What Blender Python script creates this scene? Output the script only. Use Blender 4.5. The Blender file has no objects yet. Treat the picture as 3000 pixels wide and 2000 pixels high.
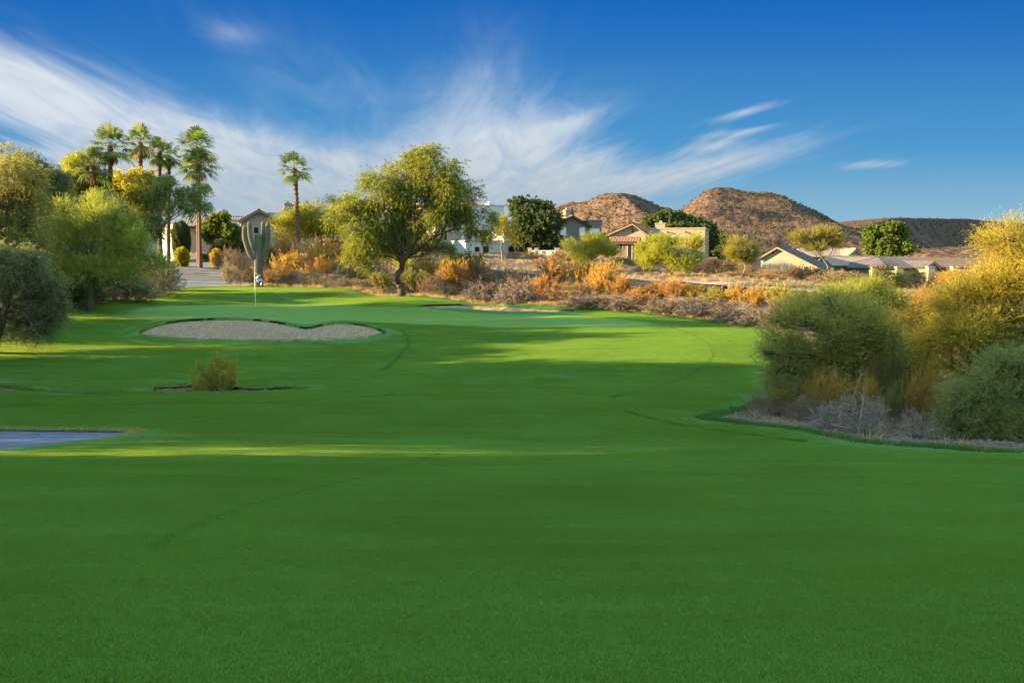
import bpy, math, random
import numpy as np
from math import radians as R, sin, cos, pi
C = bpy.context.scene.collection
RN = np.random.default_rng
# ------------------------------------------------------------------ camera frame
F = 2917.0; ZC = 4.0; PT = math.atan(260/F); KD = 1.2755/F
def slope(Dy):
    cy = -(Dy*1.2755-1000)/F
    return (cy*cos(PT)-sin(PT))/(cos(PT)+cy*sin(PT))
def pt(Dx, Dy, Y):
    cx = (Dx*1.2755-1500)/F; cy = -(Dy*1.2755-1000)/F
    d = np.array([cx, cos(PT)+cy*sin(PT), cy*cos(PT)-sin(PT)])
    return np.array([0, 0, ZC]) + d/d[1]*Y
# ------------------------------------------------------------------ terrain
cp = [(0,0,2.3),(0,-30,2.8),(25,-10,2.3),(0,4,2.26),(3,4,2.24),(-3,4,2.28),(0,8,1.75),(4.5,8,1.7),(-4.5,8,1.78),
 (0,13,1.0),(7,13,.95),(-7,13,1.08),(0,20,.12),(11,20,.06),(-11,20,.2),(0,25,-.1),(-12,25,.0),(6,25,-.25),
 (-16,29,-.12),(-8,29,-.12),(0,29,-.12),(5,28,-.3),(-8,32,-.45),(0,32,-.42),(7,32,-.5),(-18,33,-.4),(0,35,-.5),(-12,36,-.5),
 (0,39.5,-.3),(-15,39.5,-.25),(9,39.5,-.3),(0,45.8,-.1),(-14,45.8,-.05),(10,45,0),(-12,54,.38),(0,54,.33),(8,53,.3),
 (-14,60,.5),(0,60,.42),(-14,66,.6),(0,64,.55),(-22,55,.6),(-27,60,1.05),(-26,45,.2),(-24,36,-.1),(-26,30,.2),
 (-10,70,.95),(-13,74,1.45),(16,46,-.2),(14,30,-.9),(20,40,-.7),(30,30,-.5),(25,18,0),(14,22,-.35),(60,60,.8),(60,10,0),(45,-20,1.5),(45,45,.2),
 (-34,32,1.2),(-34,10,2.4),(-40,-20,3.5),(-56,-20,6.5),(-56,10,6.0),(-56,30,4.0),(-60,60,3.0),(-60,-60,5),(0,-80,4),(60,-60,3),
 (90,130,1.2),(-80,130,3.5),(0,170,3.8),(120,60,1.0),(70,170,2.),(-60,170,3.5),(-130,60,4),(-130,-30,7),(-90,-20,8),(-90,20,7)]
cpD = [(560,658,74),(800,663,71),(920,680,67),(1000,684,65.5),(1200,697,62),(1400,713,58),(1600,735,54),(1750,756,50),
 (2120,697,56),(1900,676,62),(1700,661,70),(1400,638,83),(1110,621,103),(1900,645,85),(2250,670,75),(1200,600,112),(1300,587,122),(1450,592,125),(1120,585,126),
 (1600,592,140),(1800,632,118),(2100,645,112),(2350,650,100),(480,652,77),(440,612,100),(430,596,112),(560,592,116),(720,600,112),
 (650,640,88),(800,655,80),(930,655,80),(300,605,100),(200,650,75),(60,700,58)]
CP = np.array(cp + [tuple(pt(*c)) for c in cpD], float)
def _phi(d2): return 0.5*d2*np.log(d2+1e-6)
n = len(CP); A = np.zeros((n+3, n+3)); d2 = ((CP[:,None,:2]-CP[None,:,:2])**2).sum(2)
A[:n,:n] = _phi(d2) + np.eye(n)*2.0; A[:n,n] = 1; A[:n,n+1:] = CP[:,:2]; A[n:,:n] = A[:n,n:].T
W = np.linalg.solve(A, np.r_[CP[:,2], 0, 0, 0])
_rs = RN(5); _F = [(_rs.normal(0,1,2)*f, _rs.uniform(0,6.28), 1/f) for f in (.25,.4,.7,1.1,1.8,3.,5.) for _ in range(5)]
def fbm(x, y, sc=1.0):
    s = 0
    for (k, p, a) in _F: s = s + a*np.sin(k[0]*x*sc+k[1]*y*sc+p)
    return s*.1
def hbase(x, y):
    x = np.asarray(x, float); y = np.asarray(y, float); sh = x.shape; x = x.ravel(); y = y.ravel(); out = np.empty_like(x)
    for s in range(0, len(x), 40000):
        X = x[s:s+40000]; Y = y[s:s+40000]
        dd = (X[:,None]-CP[None,:,0])**2+(Y[:,None]-CP[None,:,1])**2
        z = _phi(dd)@W[:n] + W[n] + W[n+1]*X + W[n+2]*Y
        r = np.hypot(X, Y-40); t = np.clip((r-120)/90, 0, 1); t = t*t*(3-2*t)
        out[s:s+40000] = np.clip(z, -3, 12)*(1-t) + 2.0*t
    return out.reshape(sh)
def gp(Dx, Dy):   # where the sight line meets the ground
    for Y in np.concatenate([np.arange(3, 40, .1), np.arange(40, 160, .25)]):
        p = pt(Dx, Dy, Y)
        if hb_grid(p[0], p[1]) >= p[2]: return (p[0], p[1])
    return (p[0], p[1])
# coarse lookup of the base surface for quick point queries
gx = np.arange(-70, 90, 1.); gy = np.arange(-30, 171, 1.)
GG = hbase(*np.meshgrid(gx, gy))
def hb_grid(x, y):
    i = min(max((x+70), 0), len(gx)-1.001); j = min(max((y+30), 0), len(gy)-1.001); a = int(i); b = int(j); u = i-a; v = j-b
    return (GG[b,a]*(1-u)+GG[b,a+1]*u)*(1-v)+(GG[b+1,a]*(1-u)+GG[b+1,a+1]*u)*v
def catmull(P, m=6):
    P = np.array(P, float); N = len(P); o = []
    for i in range(N):
        a, b, c, d = P[i-1], P[i], P[(i+1)%N], P[(i+2)%N]
        for t in np.arange(m)/m: o.append(.5*((2*b)+(c-a)*t+(2*a-5*b+4*c-d)*t*t+(3*b-a-3*c+d)*t**3))
    return np.array(o)
def sdist(x, y, poly, closed=True):
    P = np.array(poly); Q = np.roll(P, -1, 0)
    if not closed: P, Q = P[:-1], Q[:-1]
    best = np.full(x.shape, 1e9); ins = np.zeros(x.shape, bool)
    for (a, b) in zip(P, Q):
        d = b-a; L = d@d+1e-12; t = np.clip(((x-a[0])*d[0]+(y-a[1])*d[1])/L, 0, 1)
        best = np.minimum(best, (x-a[0]-t*d[0])**2+(y-a[1]-t*d[1])**2)
        if closed and a[1] != b[1]:
            c = ((a[1] > y) != (b[1] > y)) & (x < (b[0]-a[0])*(y-a[1])/(b[1]-a[1])+a[0]); ins ^= c
    best = np.sqrt(best)
    return np.where(ins, best, -best) if closed else best
edge = [(560,658,74),(800,663,71),(920,680,67),(1000,684,65.5),(1200,697,62),(1400,713,58),(1600,735,54),(1750,756,50)]
turf = [tuple(pt(*e)[:2]) for e in edge]+[gp(1800,800),gp(1770,850),gp(1790,895),gp(1730,930),gp(1635,955),gp(1625,962),gp(1700,972),gp(1850,990),gp(2000,1018),gp(2150,1028),gp(2352,1040),
 (16,19.5),(30,17),(45,-10),(40,-60),(-45,-60),(-45,0),(-38,30),(-34,44),gp(0,745),gp(80,712),gp(160,692),gp(300,676),gp(430,664)]
TURF = catmull(turf, 4)
bunk = [(320,770),(345,755),(390,743),(470,736),(550,736),(620,742),(665,750),(705,757),(740,750),(790,747),(840,752),(875,762),(883,770),(850,778),(760,784),(600,786),(450,783),(350,778)]
BUNK = catmull([gp(*b) for b in bunk], 3)
BUNK2 = catmull([gp(*b) for b in [(950,706),(1020,703),(1100,703),(1200,709),(1290,714),(1318,718),(1290,721),(1200,719),(1080,713),(1000,710)]], 3)
GREEN = catmull([gp(*b) for b in [(292,722),(330,709),(420,703),(600,701),(850,705),(1050,716),(1250,724),(1400,733),(1500,744),(1380,752),(1150,752),(950,744),(880,742),(790,738),(700,745),(620,734),(500,729),(390,733),(310,731)]], 3)
WASH = catmull([(-45,29.6),(-20,30.2),(-12,30.6),(-8.6,31.6),(-6.9,33.0),(-8.2,34.0),(-9.8,34.0),(-12,34.3),gp(300,902),gp(140,900),gp(60,891),gp(0,880),(-24,37),(-45,37)], 3)
PATCH = [gp(-60,1036),gp(60,1024),gp(180,1010),gp(300,996),gp(322,991),gp(240,988),gp(100,986),gp(0,984),gp(-60,983)]
PATCH = [(-40,21.5)]+PATCH+[(-40,25)]
CART = catmull([gp(300,678),gp(370,662),gp(398,630),gp(405,603),gp(440,594),gp(500,602),gp(520,625),gp(590,650),gp(575,658),gp(480,662)], 3)
def strip(c, w):
    c = np.array(c); t = np.gradient(c, axis=0); t /= np.linalg.norm(t, axis=1)[:,None]; nn = np.c_[-t[:,1], t[:,0]]
    return np.r_[c+nn*w, (c-nn*w)[::-1]]
_r = [pt(*c)[:2] for c in [(2352,722,48),(2120,697,56),(1900,676,62),(1700,661,70),(1400,638,83),(1250,629,93),(1110,621,103),(980,616,112)]]
_r = [np.array([60,28])]+_r
rc = np.array([np.array([np.interp(t, range(len(_r)), [p[0] for p in _r]), np.interp(t, range(len(_r)), [p[1] for p in _r])]) for t in np.linspace(0, len(_r)-1, 60)])
rt = np.gradient(rc, axis=0); rt /= np.linalg.norm(rt, axis=1)[:,None]; rn = np.c_[-rt[:,1], rt[:,0]]
if rn[20][1] > 0: rn = -rn            # towards the camera
ROAD = strip(rc+rn*3.1, 2.3); SIDEWALK = strip(rc, .65)
def opencm(P): P = [tuple(p) for p in P]; P = [P[0]]*2+P+[P[-1]]*2; return catmull(P, 5)[10:-15]
MARKS = [opencm([gp(*p) for p in q]) for q in
 [[(350,1268),(430,1222),(560,1170),(700,1130),(850,1092),(1000,1046),(1010,1040)],
  [(1440,945),(1520,968),(1650,990),(1800,1010),(1850,1015)],[(0,932),(300,930),(600,926),(860,911),(900,905)],
  [(925,757),(940,785),(925,812),(895,840),(880,850)],[(1540,752),(1600,775),(1634,800),(1630,830),(1580,865),(1440,905),(1400,915)]]]
def smooth(t): t = np.clip(t, 0, 1); return t*t*(3-2*t)
def height(x, y, lay='ground'):
    x = np.asarray(x, float); y = np.asarray(y, float)
    z = hbase(x, y); st = sdist(x, y, TURF); sw = sdist(x, y, WASH)
    z = z - .45*smooth((sw+.3)/1.6)
    rough = smooth((-np.minimum(st, -sw)+.2)/1.5)
    z = z + rough*fbm(x, y, 1.)*.12 + .012*fbm(x, y, .35)*(1-rough)
    sb = sdist(x, y, BUNK); s2 = sdist(x, y, BUNK2)
    if lay in ('turf', 'green'):
        z = z + .10*smooth(1-np.abs(sb)/.9)*(sb < 0) + .08*smooth(1-np.abs(s2)/.8)*(s2 < 0)
        return z + (.006 if lay == 'green' else 0)
    z = z - .62*smooth((sb+.12)/2.0) - .25*smooth((s2+.1)/.8)
    if lay == 'sand': return z + .02*fbm(x, y, 1.2)*.6 + .01
    if lay == 'ground':
        sp = sdist(x, y, PATCH)
        return z - .05 - .10*smooth((st+.0)/.4)*(1-smooth((sb+.3)/.3))*(1-smooth((s2+.3)/.3))*(1-smooth((sw+.2)/.3))*(1-smooth((sp+.5)/.5)) - .12*smooth((sb+.1)/.3)-.12*smooth((s2+.1)/.3)
    return z
# ------------------------------------------------------------------ helpers
def mesh(name, V, faces, mat=None, parent=None, attrs=None, shade=False):
    """faces: list of (k, array[m,k]) blocks"""
    me = bpy.data.meshes.new(name); V = np.asarray(V, np.float32)
    if isinstance(faces, np.ndarray): faces = [faces]
    faces = [np.asarray(f, np.int32) for f in faces if len(f)]
    tot = sum(f.size for f in faces); npoly = sum(len(f) for f in faces)
    me.vertices.add(len(V)); me.vertices.foreach_set('co', V.ravel())
    me.loops.add(tot); me.loops.foreach_set('vertex_index', np.concatenate([f.ravel() for f in faces]))
    me.polygons.add(npoly)
    cnt = np.concatenate([np.full(len(f), f.shape[1]) for f in faces]); st = np.r_[0, np.cumsum(cnt)[:-1]]
    me.polygons.foreach_set('loop_start', st.astype(np.int32))
    me.polygons.foreach_set('use_smooth', np.full(npoly, bool(shade)))
    me.update(calc_edges=True)
    for k, (dom, a) in (attrs or {}).items():
        at = me.attributes.new(k, 'FLOAT', dom); at.data.foreach_set('value', np.asarray(a, np.float32))
    me.validate()
    if mat: me.materials.append(mat)
    o = bpy.data.objects.new(name, me); C.objects.link(o)
    if parent: o.parent = parent
    return o
def tag(o, label=None, cat=None, group=None, kind=None):
    for k, v in (('label', label), ('category', cat), ('group', group), ('kind', kind)):
        if v: o[k] = v
    return o
def empty(name, loc, rz=0, label=None, cat=None, group=None):
    o = bpy.data.objects.new(name, None); o.empty_display_size = .3; o.location = loc; o.rotation_euler.z = rz; C.objects.link(o)
    return tag(o, label, cat, group)
class MB:
    def __init__(s): s.v = []; s.q = []; s.t = []; s.n = 0
    def add(s, V, q=None, t=None):
        if q is not None and len(q): s.q.append(np.asarray(q)+s.n)
        if t is not None and len(t): s.t.append(np.asarray(t)+s.n)
        s.v.append(np.asarray(V, float)); s.n += len(V)
    def box(s, x0, x1, y0, y1, z0, z1):
        V = [(x, y, z) for z in (z0, z1) for (x, y) in ((x0,y0),(x1,y0),(x1,y1),(x0,y1))]
        s.add(V, [(3,2,1,0),(4,5,6,7),(0,1,5,4),(1,2,6,5),(2,3,7,6),(3,0,4,7)]); return s
    def tube(s, P, r, k=7):
        P = np.asarray(P, float); m = len(P); r = np.broadcast_to(r, (m,)); T = np.gradient(P, axis=0)
        T /= np.linalg.norm(T, axis=1)[:,None]+1e-9; ref = np.array([.31,.95,.05]); U = np.cross(T, ref); U /= np.linalg.norm(U, axis=1)[:,None]+1e-9
        Vv = np.cross(T, U); a = np.arange(k)/k*2*pi
        V = P[:,None]+r[:,None,None]*(U[:,None]*np.cos(a)[None,:,None]+Vv[:,None]*np.sin(a)[None,:,None])
        i = np.arange(m-1)[:,None]*k; j = np.arange(k)[None]; j2 = (j+1) % k
        s.add(V.reshape(-1, 3), np.stack([i+j, i+j2, i+k+j2, i+k+j], -1).reshape(-1, 4)); return s
    def prisms(s, A, B, ra, rb):
        A = np.asarray(A); B = np.asarray(B); m = len(A)
        if not m: return s
        T = B-A; T /= np.linalg.norm(T, axis=1)[:,None]+1e-9; U = np.cross(T, [.3,.2,.93]); U /= np.linalg.norm(U, axis=1)[:,None]+1e-9; W_ = np.cross(T, U)
        ra = np.broadcast_to(ra, (m,))[:,None]; rb = np.broadcast_to(rb, (m,))[:,None]; V = np.empty((m, 6, 3))
        for q in range(3):
            o = U*cos(q*2.094)+W_*sin(q*2.094); V[:,q] = A+o*ra; V[:,3+q] = B+o*rb
        b = np.arange(m)[:,None]*6
        s.add(V.reshape(-1, 3), np.concatenate([b+np.array([q,(q+1)%3,3+(q+1)%3,3+q]) for q in range(3)])); return s
    def obj(s, name, mat, parent=None, shade=False, attrs=None):
        V = np.concatenate(s.v) if s.v else np.zeros((3,3))
        return mesh(name, V, [np.concatenate(a) for a in (s.q, s.t) if a], mat, parent, attrs, shade)
# ------------------------------------------------------------------ materials
class NT:
    def __init__(s, nt): s.nt = nt
    def n(s, t, inp=None, **kw):
        nd = s.nt.nodes.new(t)
        for k, v in kw.items(): setattr(nd, k, v)
        for k, v in (inp or {}).items():
            if isinstance(v, bpy.types.NodeSocket): s.nt.links.new(v, nd.inputs[k])
            else: nd.inputs[k].default_value = v
        return nd
    def m(s, op, a, b=0, c=0, clamp=False):
        nd = s.nt.nodes.new('ShaderNodeMath'); nd.operation = op; nd.use_clamp = clamp
        for i, v in enumerate((a, b, c)):
            if isinstance(v, bpy.types.NodeSocket): s.nt.links.new(v, nd.inputs[i])
            else: nd.inputs[i].default_value = v
        return nd.outputs[0]
    def mix(s, f, a, b, bt='MIX'):
        nd = s.nt.nodes.new('ShaderNodeMix'); nd.data_type = 'RGBA'; nd.blend_type = bt; nd.clamp_factor = True
        for i, v in ((0, f), (6, a), (7, b)):
            if isinstance(v, bpy.types.NodeSocket): s.nt.links.new(v, nd.inputs[i])
            else: nd.inputs[i].default_value = (*v, 1) if isinstance(v, tuple) and len(v) == 3 else v
        return nd.outputs[2]
    def noise(s, scale, detail=4, rough=.55, vec=None, dist=0):
        nd = s.n('ShaderNodeTexNoise', {'Scale': scale, 'Detail': detail, 'Roughness': rough, 'Distortion': dist})
        if vec is not None: s.nt.links.new(vec, nd.inputs['Vector'])
        return nd.outputs[0]
    def ramp(s, f, lo, hi): return s.n('ShaderNodeMapRange', {0: f, 1: lo, 2: hi}).outputs[0]
def newmat(name):
    m = bpy.data.materials.new(name); m.use_nodes = True; m.node_tree.nodes.clear(); T = NT(m.node_tree)
    out = T.n('ShaderNodeOutputMaterial'); return m, T, out
def surf(name, build, rough=.9, spec=.2):
    m, T, out = newmat(name); pos = T.n('ShaderNodeTexCoord').outputs['Object']
    col, bump = build(T, pos)
    b = T.n('ShaderNodeBsdfPrincipled', {'Roughness': rough, 'Specular IOR Level': spec})
    if isinstance(col, tuple): b.inputs[0].default_value = (*col, 1)
    else: T.nt.links.new(col, b.inputs[0])
    if bump:
        h, st, di = bump; bp = T.n('ShaderNodeBump', {'Height': h, 'Strength': st, 'Distance': di}); T.nt.links.new(bp.outputs[0], b.inputs['Normal'])
    T.nt.links.new(b.outputs[0], out.inputs[0]); return m
def attr(T, k): return T.n('ShaderNodeAttribute', attribute_name=k).outputs['Fac']
def b_turf(T, p):
    big = T.noise(.35, 3, .5, p); mid = T.noise(3.5, 5, .6, p); fine = T.noise(90, 3, .7, p)
    st = T.n('ShaderNodeMapping', {'Vector': p, 'Scale': (.25, 1.3, 1)}).outputs[0]; strk = T.noise(1.2, 3, .6, st)
    c = T.mix(T.ramp(big, .35, .65), (.050,.155,.016), (.080,.20,.024))
    c = T.mix(T.m('MULTIPLY', T.ramp(strk, .4, .7), .5), c, (.055,.185,.026))
    c = T.mix(T.ramp(mid, .3, .75), T.mix(.35, c, (.016,.075,.006)), c)
    c = T.mix(T.ramp(fine, .35, .7), T.mix(.5, c, (.010,.05,.004)), T.mix(.2, c, (.085,.23,.03)))
    # freshly mown fringe nearer the green is yellower
    d = T.m('SUBTRACT', 1., T.ramp(attr(T, 'mark'), .02, .10))
    c = T.mix(T.m('MULTIPLY', d, .5), c, (.012,.045,.008))
    e = T.ramp(attr(T, 'edge'), .0, .55)
    c = T.mix(T.m('MULTIPLY', T.m('SUBTRACT', 1., e), T.ramp(mid, .3, .6)), c, (.12,.12,.03))
    return c, (T.m('ADD', T.m('MULTIPLY', fine, .6), mid), .35, .02)
def b_green(T, p):
    a = T.noise(1.5, 4, .5, p); f = T.noise(60, 2, .5, p)
    c = T.mix(a, (.115,.205,.026), (.145,.24,.034)); return T.mix(T.m('MULTIPLY', f, .3), c, (.05,.13,.03)), (f, .1, .01)
def b_dirt(T, p):
    a = T.noise(.5, 5, .6, p); b = T.noise(9, 5, .7, p); v = T.n('ShaderNodeTexVoronoi', {'Vector': p, 'Scale': 14.}).outputs[0]
    c = T.mix(T.ramp(a, .35, .65), (.145,.085,.055), (.20,.13,.085)); c = T.mix(T.ramp(b, .45, .75), c, (.11,.065,.045))
    c = T.mix(T.ramp(v, .25, .05), c, (.27,.21,.165)); return c, (T.m('ADD', b, v), .6, .05)
def b_sand(T, p):
    a = T.noise(2.5, 6, .65, p); s = T.n('ShaderNodeMapping', {'Vector': p, 'Scale': (3., .6, 1)}).outputs[0]; w = T.noise(2.6, 4, .6, s, 1.)
    f = T.noise(50, 3, .6, p)
    c = T.mix(T.ramp(a, .3, .7), (.31,.19,.115), (.39,.255,.16)); c = T.mix(T.m('MULTIPLY', T.ramp(w, .42, .60), .75), c, (.22,.15,.10))
    return c, (T.m('ADD', T.m('MULTIPLY', w, 3.), T.m('MULTIPLY', f, .1)), .45, .05)
def b_conc(c1, c2):
    def f(T, p):
        a = T.noise(.8, 5, .6, p); b = T.noise(25, 4, .6, p); d = T.noise(2.7, 6, .7, p, 1.); c = T.mix(T.ramp(a, .35, .65), c1, c2); c = T.mix(T.m('MULTIPLY', T.ramp(d, .5, .62), .45), c, tuple(x*.55 for x in c1)); return T.mix(T.m('MULTIPLY', b, .5), c, tuple(x*.55 for x in c1)), (b, .35, .015)
    return f
M = {}
M['turf'] = surf('turf', b_turf, .8, .25); M['green'] = surf('green_turf', b_green, .8, .2); M['dirt'] = surf('desert_dirt', b_dirt); M['sand'] = surf('bunker_sand', b_sand)
M['path'] = surf('pale_concrete', b_conc((.20,.175,.17), (.27,.235,.22)), .85); M['asphalt'] = surf('asphalt', b_conc((.03,.028,.03), (.045,.042,.045)), .85)
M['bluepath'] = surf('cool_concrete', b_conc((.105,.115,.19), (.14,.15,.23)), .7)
M['kerb'] = surf('kerb_concrete', b_conc((.28,.23,.19), (.34,.29,.24)))
def leafmat(name, trans=.45, rough=.6):
    m, T, out = newmat(name); oc = T.n('ShaderNodeObjectInfo').outputs['Color']; t = attr(T, 'tint')
    hs = T.n('ShaderNodeHueSaturation', {'Color': oc, 'Hue': T.m('ADD', .47, T.m('MULTIPLY', t, .06)), 'Saturation': T.m('ADD', .80, T.m('MULTIPLY', t, .25)), 'Value': T.m('ADD', .32, T.m('MULTIPLY', t, 1.05))}).outputs[0]
    d = T.n('ShaderNodeBsdfPrincipled', {'Base Color': hs, 'Roughness': rough, 'Specular IOR Level': .25}).outputs[0]
    tr = T.n('ShaderNodeBsdfTranslucent', {'Color': T.mix(.5, hs, T.n('ShaderNodeHueSaturation', {'Color': hs, 'Value': 1.5, 'Saturation': 1.15}).outputs[0])}).outputs[0]
    mx = T.n('ShaderNodeMixShader', {0: trans, 1: d, 2: tr}).outputs[0]; T.nt.links.new(mx, out.inputs[0]); return m
M['leaf'] = leafmat('foliage')
def b_bark(T, p):
    oc = T.n('ShaderNodeObjectInfo').outputs['Color']; s = T.n('ShaderNodeMapping', {'Vector': p, 'Scale': (6., 6., 1.5)}).outputs[0]; a = T.noise(3, 5, .7, s)
    return T.mix(T.ramp(a, .3, .7), T.mix(.6, oc, (.012,.007,.006)), T.mix(.15, oc, (.3,.22,.16))), (a, .7, .03)
M['bark'] = surf('bark', b_bark)
def b_palm(T, p):
    oc = T.n('ShaderNodeObjectInfo').outputs['Color']; s = T.n('ShaderNodeMapping', {'Vector': p, 'Scale': (2., 2., 9.)}).outputs[0]; a = T.noise(1.2, 4, .7, s)
    return T.mix(T.ramp(a, .35, .65), T.mix(.6, oc, (.05,.025,.015)), oc), (a, .8, .05)
M['palm'] = surf('palm_trunk', b_palm)
def plain(name, c, rough=.8, var=.12, bs=20):
    c = tuple(x*(.9 if 'flag' in name or 'pole' in name else .55) for x in c)
    def f(T, p):
        a = T.noise(.7, 4, .6, p); b = T.noise(bs, 4, .6, p)
        c2 = T.mix(T.m('MULTIPLY', a, var*3), c, tuple(x*.72 for x in c)); return c2, (b, .25, .02)
    M[name] = surf(name, f, rough)
for a in [('cream_stucco',(.60,.49,.35)),('white_stucco',(.95,.90,.88)),('grey_stucco',(.30,.255,.215)),('tan_stucco',(.50,.37,.24)),('beige_stucco',(.55,.46,.35)),
          ('trim',(.72,.68,.60)),('fascia',(.16,.09,.07)),('dark_opening',(.03,.025,.025)),('iron',(.05,.045,.05)),('white_metal',(.75,.75,.75)),('block_wall',(.50,.36,.27)),('flag_white',(.8,.8,.8)),('flag_blue',(.02,.05,.35)),('flag_black',(.02,.02,.03)),('pole_yellow',(.75,.72,.55)),
          ('pink_wall',(.45,.27,.2))]: plain(*a)
plain('rock', (.33,.25,.2), .9, .3)
def b_roof(c1, c2):
    def f(T, p):
        v = T.n('ShaderNodeTexVoronoi', {'Vector': p, 'Scale': 2.6}); r = T.noise(4, 4, .6, p)
        return T.mix(T.ramp(r, .3, .7), T.mix(.5, c1, v.outputs['Color'], 'SOFT_LIGHT'), c2), (r, .3, .02)
    return f
M['roof_red'] = surf('terracotta_tiles', b_roof((0.231,0.094,0.055), (0.286,0.149,0.094))); M['roof_tan'] = surf('tan_tiles', b_roof((0.231,0.160,0.121), (0.303,0.231,0.187)))
M['roof_brown'] = surf('brown_tiles', b_roof((0.110,0.063,0.047), (0.154,0.099,0.077))); M['roof_grey'] = surf('grey_tiles', b_roof((0.077,0.061,0.072), (0.110,0.094,0.105)))
M['glass'] = surf('window_glass', lambda T, p: ((.30,.36,.42), None), .12, .8)
M['blind'] = surf('pale_blinds', lambda T, p: ((.62,.66,.70), None), .35, .6)
# ------------------------------------------------------------------ terrain sheets
def polar(r0, r1, q, a_front=42):
    rr = np.exp(np.arange(math.log(r0), math.log(r1), q)); rr = np.r_[rr, r1]
    aa = np.r_[np.arange(-a_front, a_front+.01, .25), np.arange(a_front+4, 360-a_front-3.9, 4)]; aa = np.radians(aa)
    X = rr[:,None]*np.sin(aa)[None]; Y = rr[:,None]*np.cos(aa)[None]; m, k = X.shape
    i = np.arange(m-1)[:,None]*k; j = np.arange(k)[None]; j2 = (j+1) % k
    a, b, c, d = i+j, i+j2, i+k+j2, i+k+j
    Tm = np.concatenate([np.stack([a+0*c, d+0*a, b+0*a], -1).reshape(-1,3), np.stack([b+0*c, d+0*a, c], -1).reshape(-1,3)])
    return np.c_[X.ravel(), Y.ravel()], Tm
def clip(V, Tm, sd):
    ins = sd > 0; k = ins[Tm].sum(1); T3 = Tm[k == 3]; nv = len(V); newV = []; out = [T3]; cur = nv
    for want in (1, 2):
        t = Tm[k == want]
        if not len(t): continue
        fl = ins[t] if want == 1 else ~ins[t]; o = fl.argmax(1); idx = np.arange(len(t))
        a = t[idx, o]; b = t[idx, (o+1) % 3]; c = t[idx, (o+2) % 3]
        def cut(p, q):
            f = sd[p]/(sd[p]-sd[q]); return V[p]+(V[q]-V[p])*f[:,None]
        P = cut(a, b); Q = cut(a, c); ip = cur+np.arange(len(t)); iq = ip+len(t); cur += 2*len(t); newV += [P, Q]
        if want == 1: out.append(np.c_[a, ip, iq])
        else: out += [np.c_[ip, b, c], np.c_[ip, c, iq]]
    V2 = np.concatenate([V]+newV); T2 = np.concatenate(out); u, inv = np.unique(T2.ravel(), return_inverse=True)
    return V2[u], inv.reshape(-1, 3)
def fixwind(V, T):
    a, b, c = V[T[:,0]], V[T[:,1]], V[T[:,2]]; cr = (b[:,0]-a[:,0])*(c[:,1]-a[:,1])-(b[:,1]-a[:,1])*(c[:,0]-a[:,0])
    T = T.copy(); f = cr < 0; T[f] = T[f][:, ::-1]; return T
def sheet(name, V, T, lay, mat, dz=0, attrs=None):
    T = fixwind(V, T); z = height(V[:,0], V[:,1], lay)+dz
    o = mesh(name, np.c_[V, z], [T], M[mat], None, attrs(V) if attrs else None, True); o['kind'] = 'structure'; return o
Vp, Tp = polar(.8, 170, .0065)
sel = np.hypot(Vp[:,0], Vp[:,1])
Vg, Tg = polar(.8, 3500, .012)
sheet('ground', Vg, Tg, 'ground', 'dirt')
X, Y = Vp[:,0], Vp[:,1]
sT = sdist(X, Y, TURF); sB = sdist(X, Y, BUNK); sB2 = sdist(X, Y, BUNK2); sG = sdist(X, Y, GREEN); sW = sdist(X, Y, WASH); sP = sdist(X, Y, PATCH)
jit = .10*fbm(X, Y, 5.)
def tattr(V):
    x, y = V[:,0], V[:,1]; mk = np.full(len(x), 9.)
    for q in MARKS: mk = np.minimum(mk, sdist(x, y, q, False))
    e = np.minimum.reduce([sdist(x, y, TURF), -sdist(x, y, BUNK), -sdist(x, y, WASH), -sdist(x, y, PATCH)])
    return {'mark': ('POINT', mk), 'edge': ('POINT', e)}
sd = np.minimum.reduce([sT+jit, -sB+jit*.3, -sB2+jit*.3, -sG, -sW+jit*1.5, -sP+jit*.3])
V1, T1 = clip(Vp, Tp, sd); FAIR = sheet('fairway', V1, T1, 'turf', 'turf', 0, tattr)
V1, T1 = clip(Vp, Tp, np.minimum.reduce([sG, -sB, -sB2])); sheet('putting_green', V1, T1, 'turf', 'green')
for (s_, nm) in ((sB, 'sand_bunker'), (sB2, 'sand_bunker_far')):
    V1, T1 = clip(Vp, Tp, s_+.25); sheet('sand_bunker', V1, T1, 'sand', 'sand')
V1, T1 = clip(Vp, Tp, sP+.1); sheet('cart_path', V1, T1, 'turf', 'bluepath', -.03)
sC = np.minimum(sdist(X, Y, CART), -sT-.15)
V1, T1 = clip(Vp, Tp, sC); sheet('path', V1, T1, 'base', 'path', .02)
V1, T1 = clip(Vp, Tp, np.minimum(sdist(X, Y, ROAD), -sT-1)); sheet('road', V1, T1, 'base', 'asphalt', .03)
V1, T1 = clip(Vp, Tp, sdist(X, Y, SIDEWALK)); sheet('pavement', V1, T1, 'base', 'kerb', .16)
def H(x, y): return float(height(np.array([x]), np.array([y]), 'base')[0])
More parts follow.
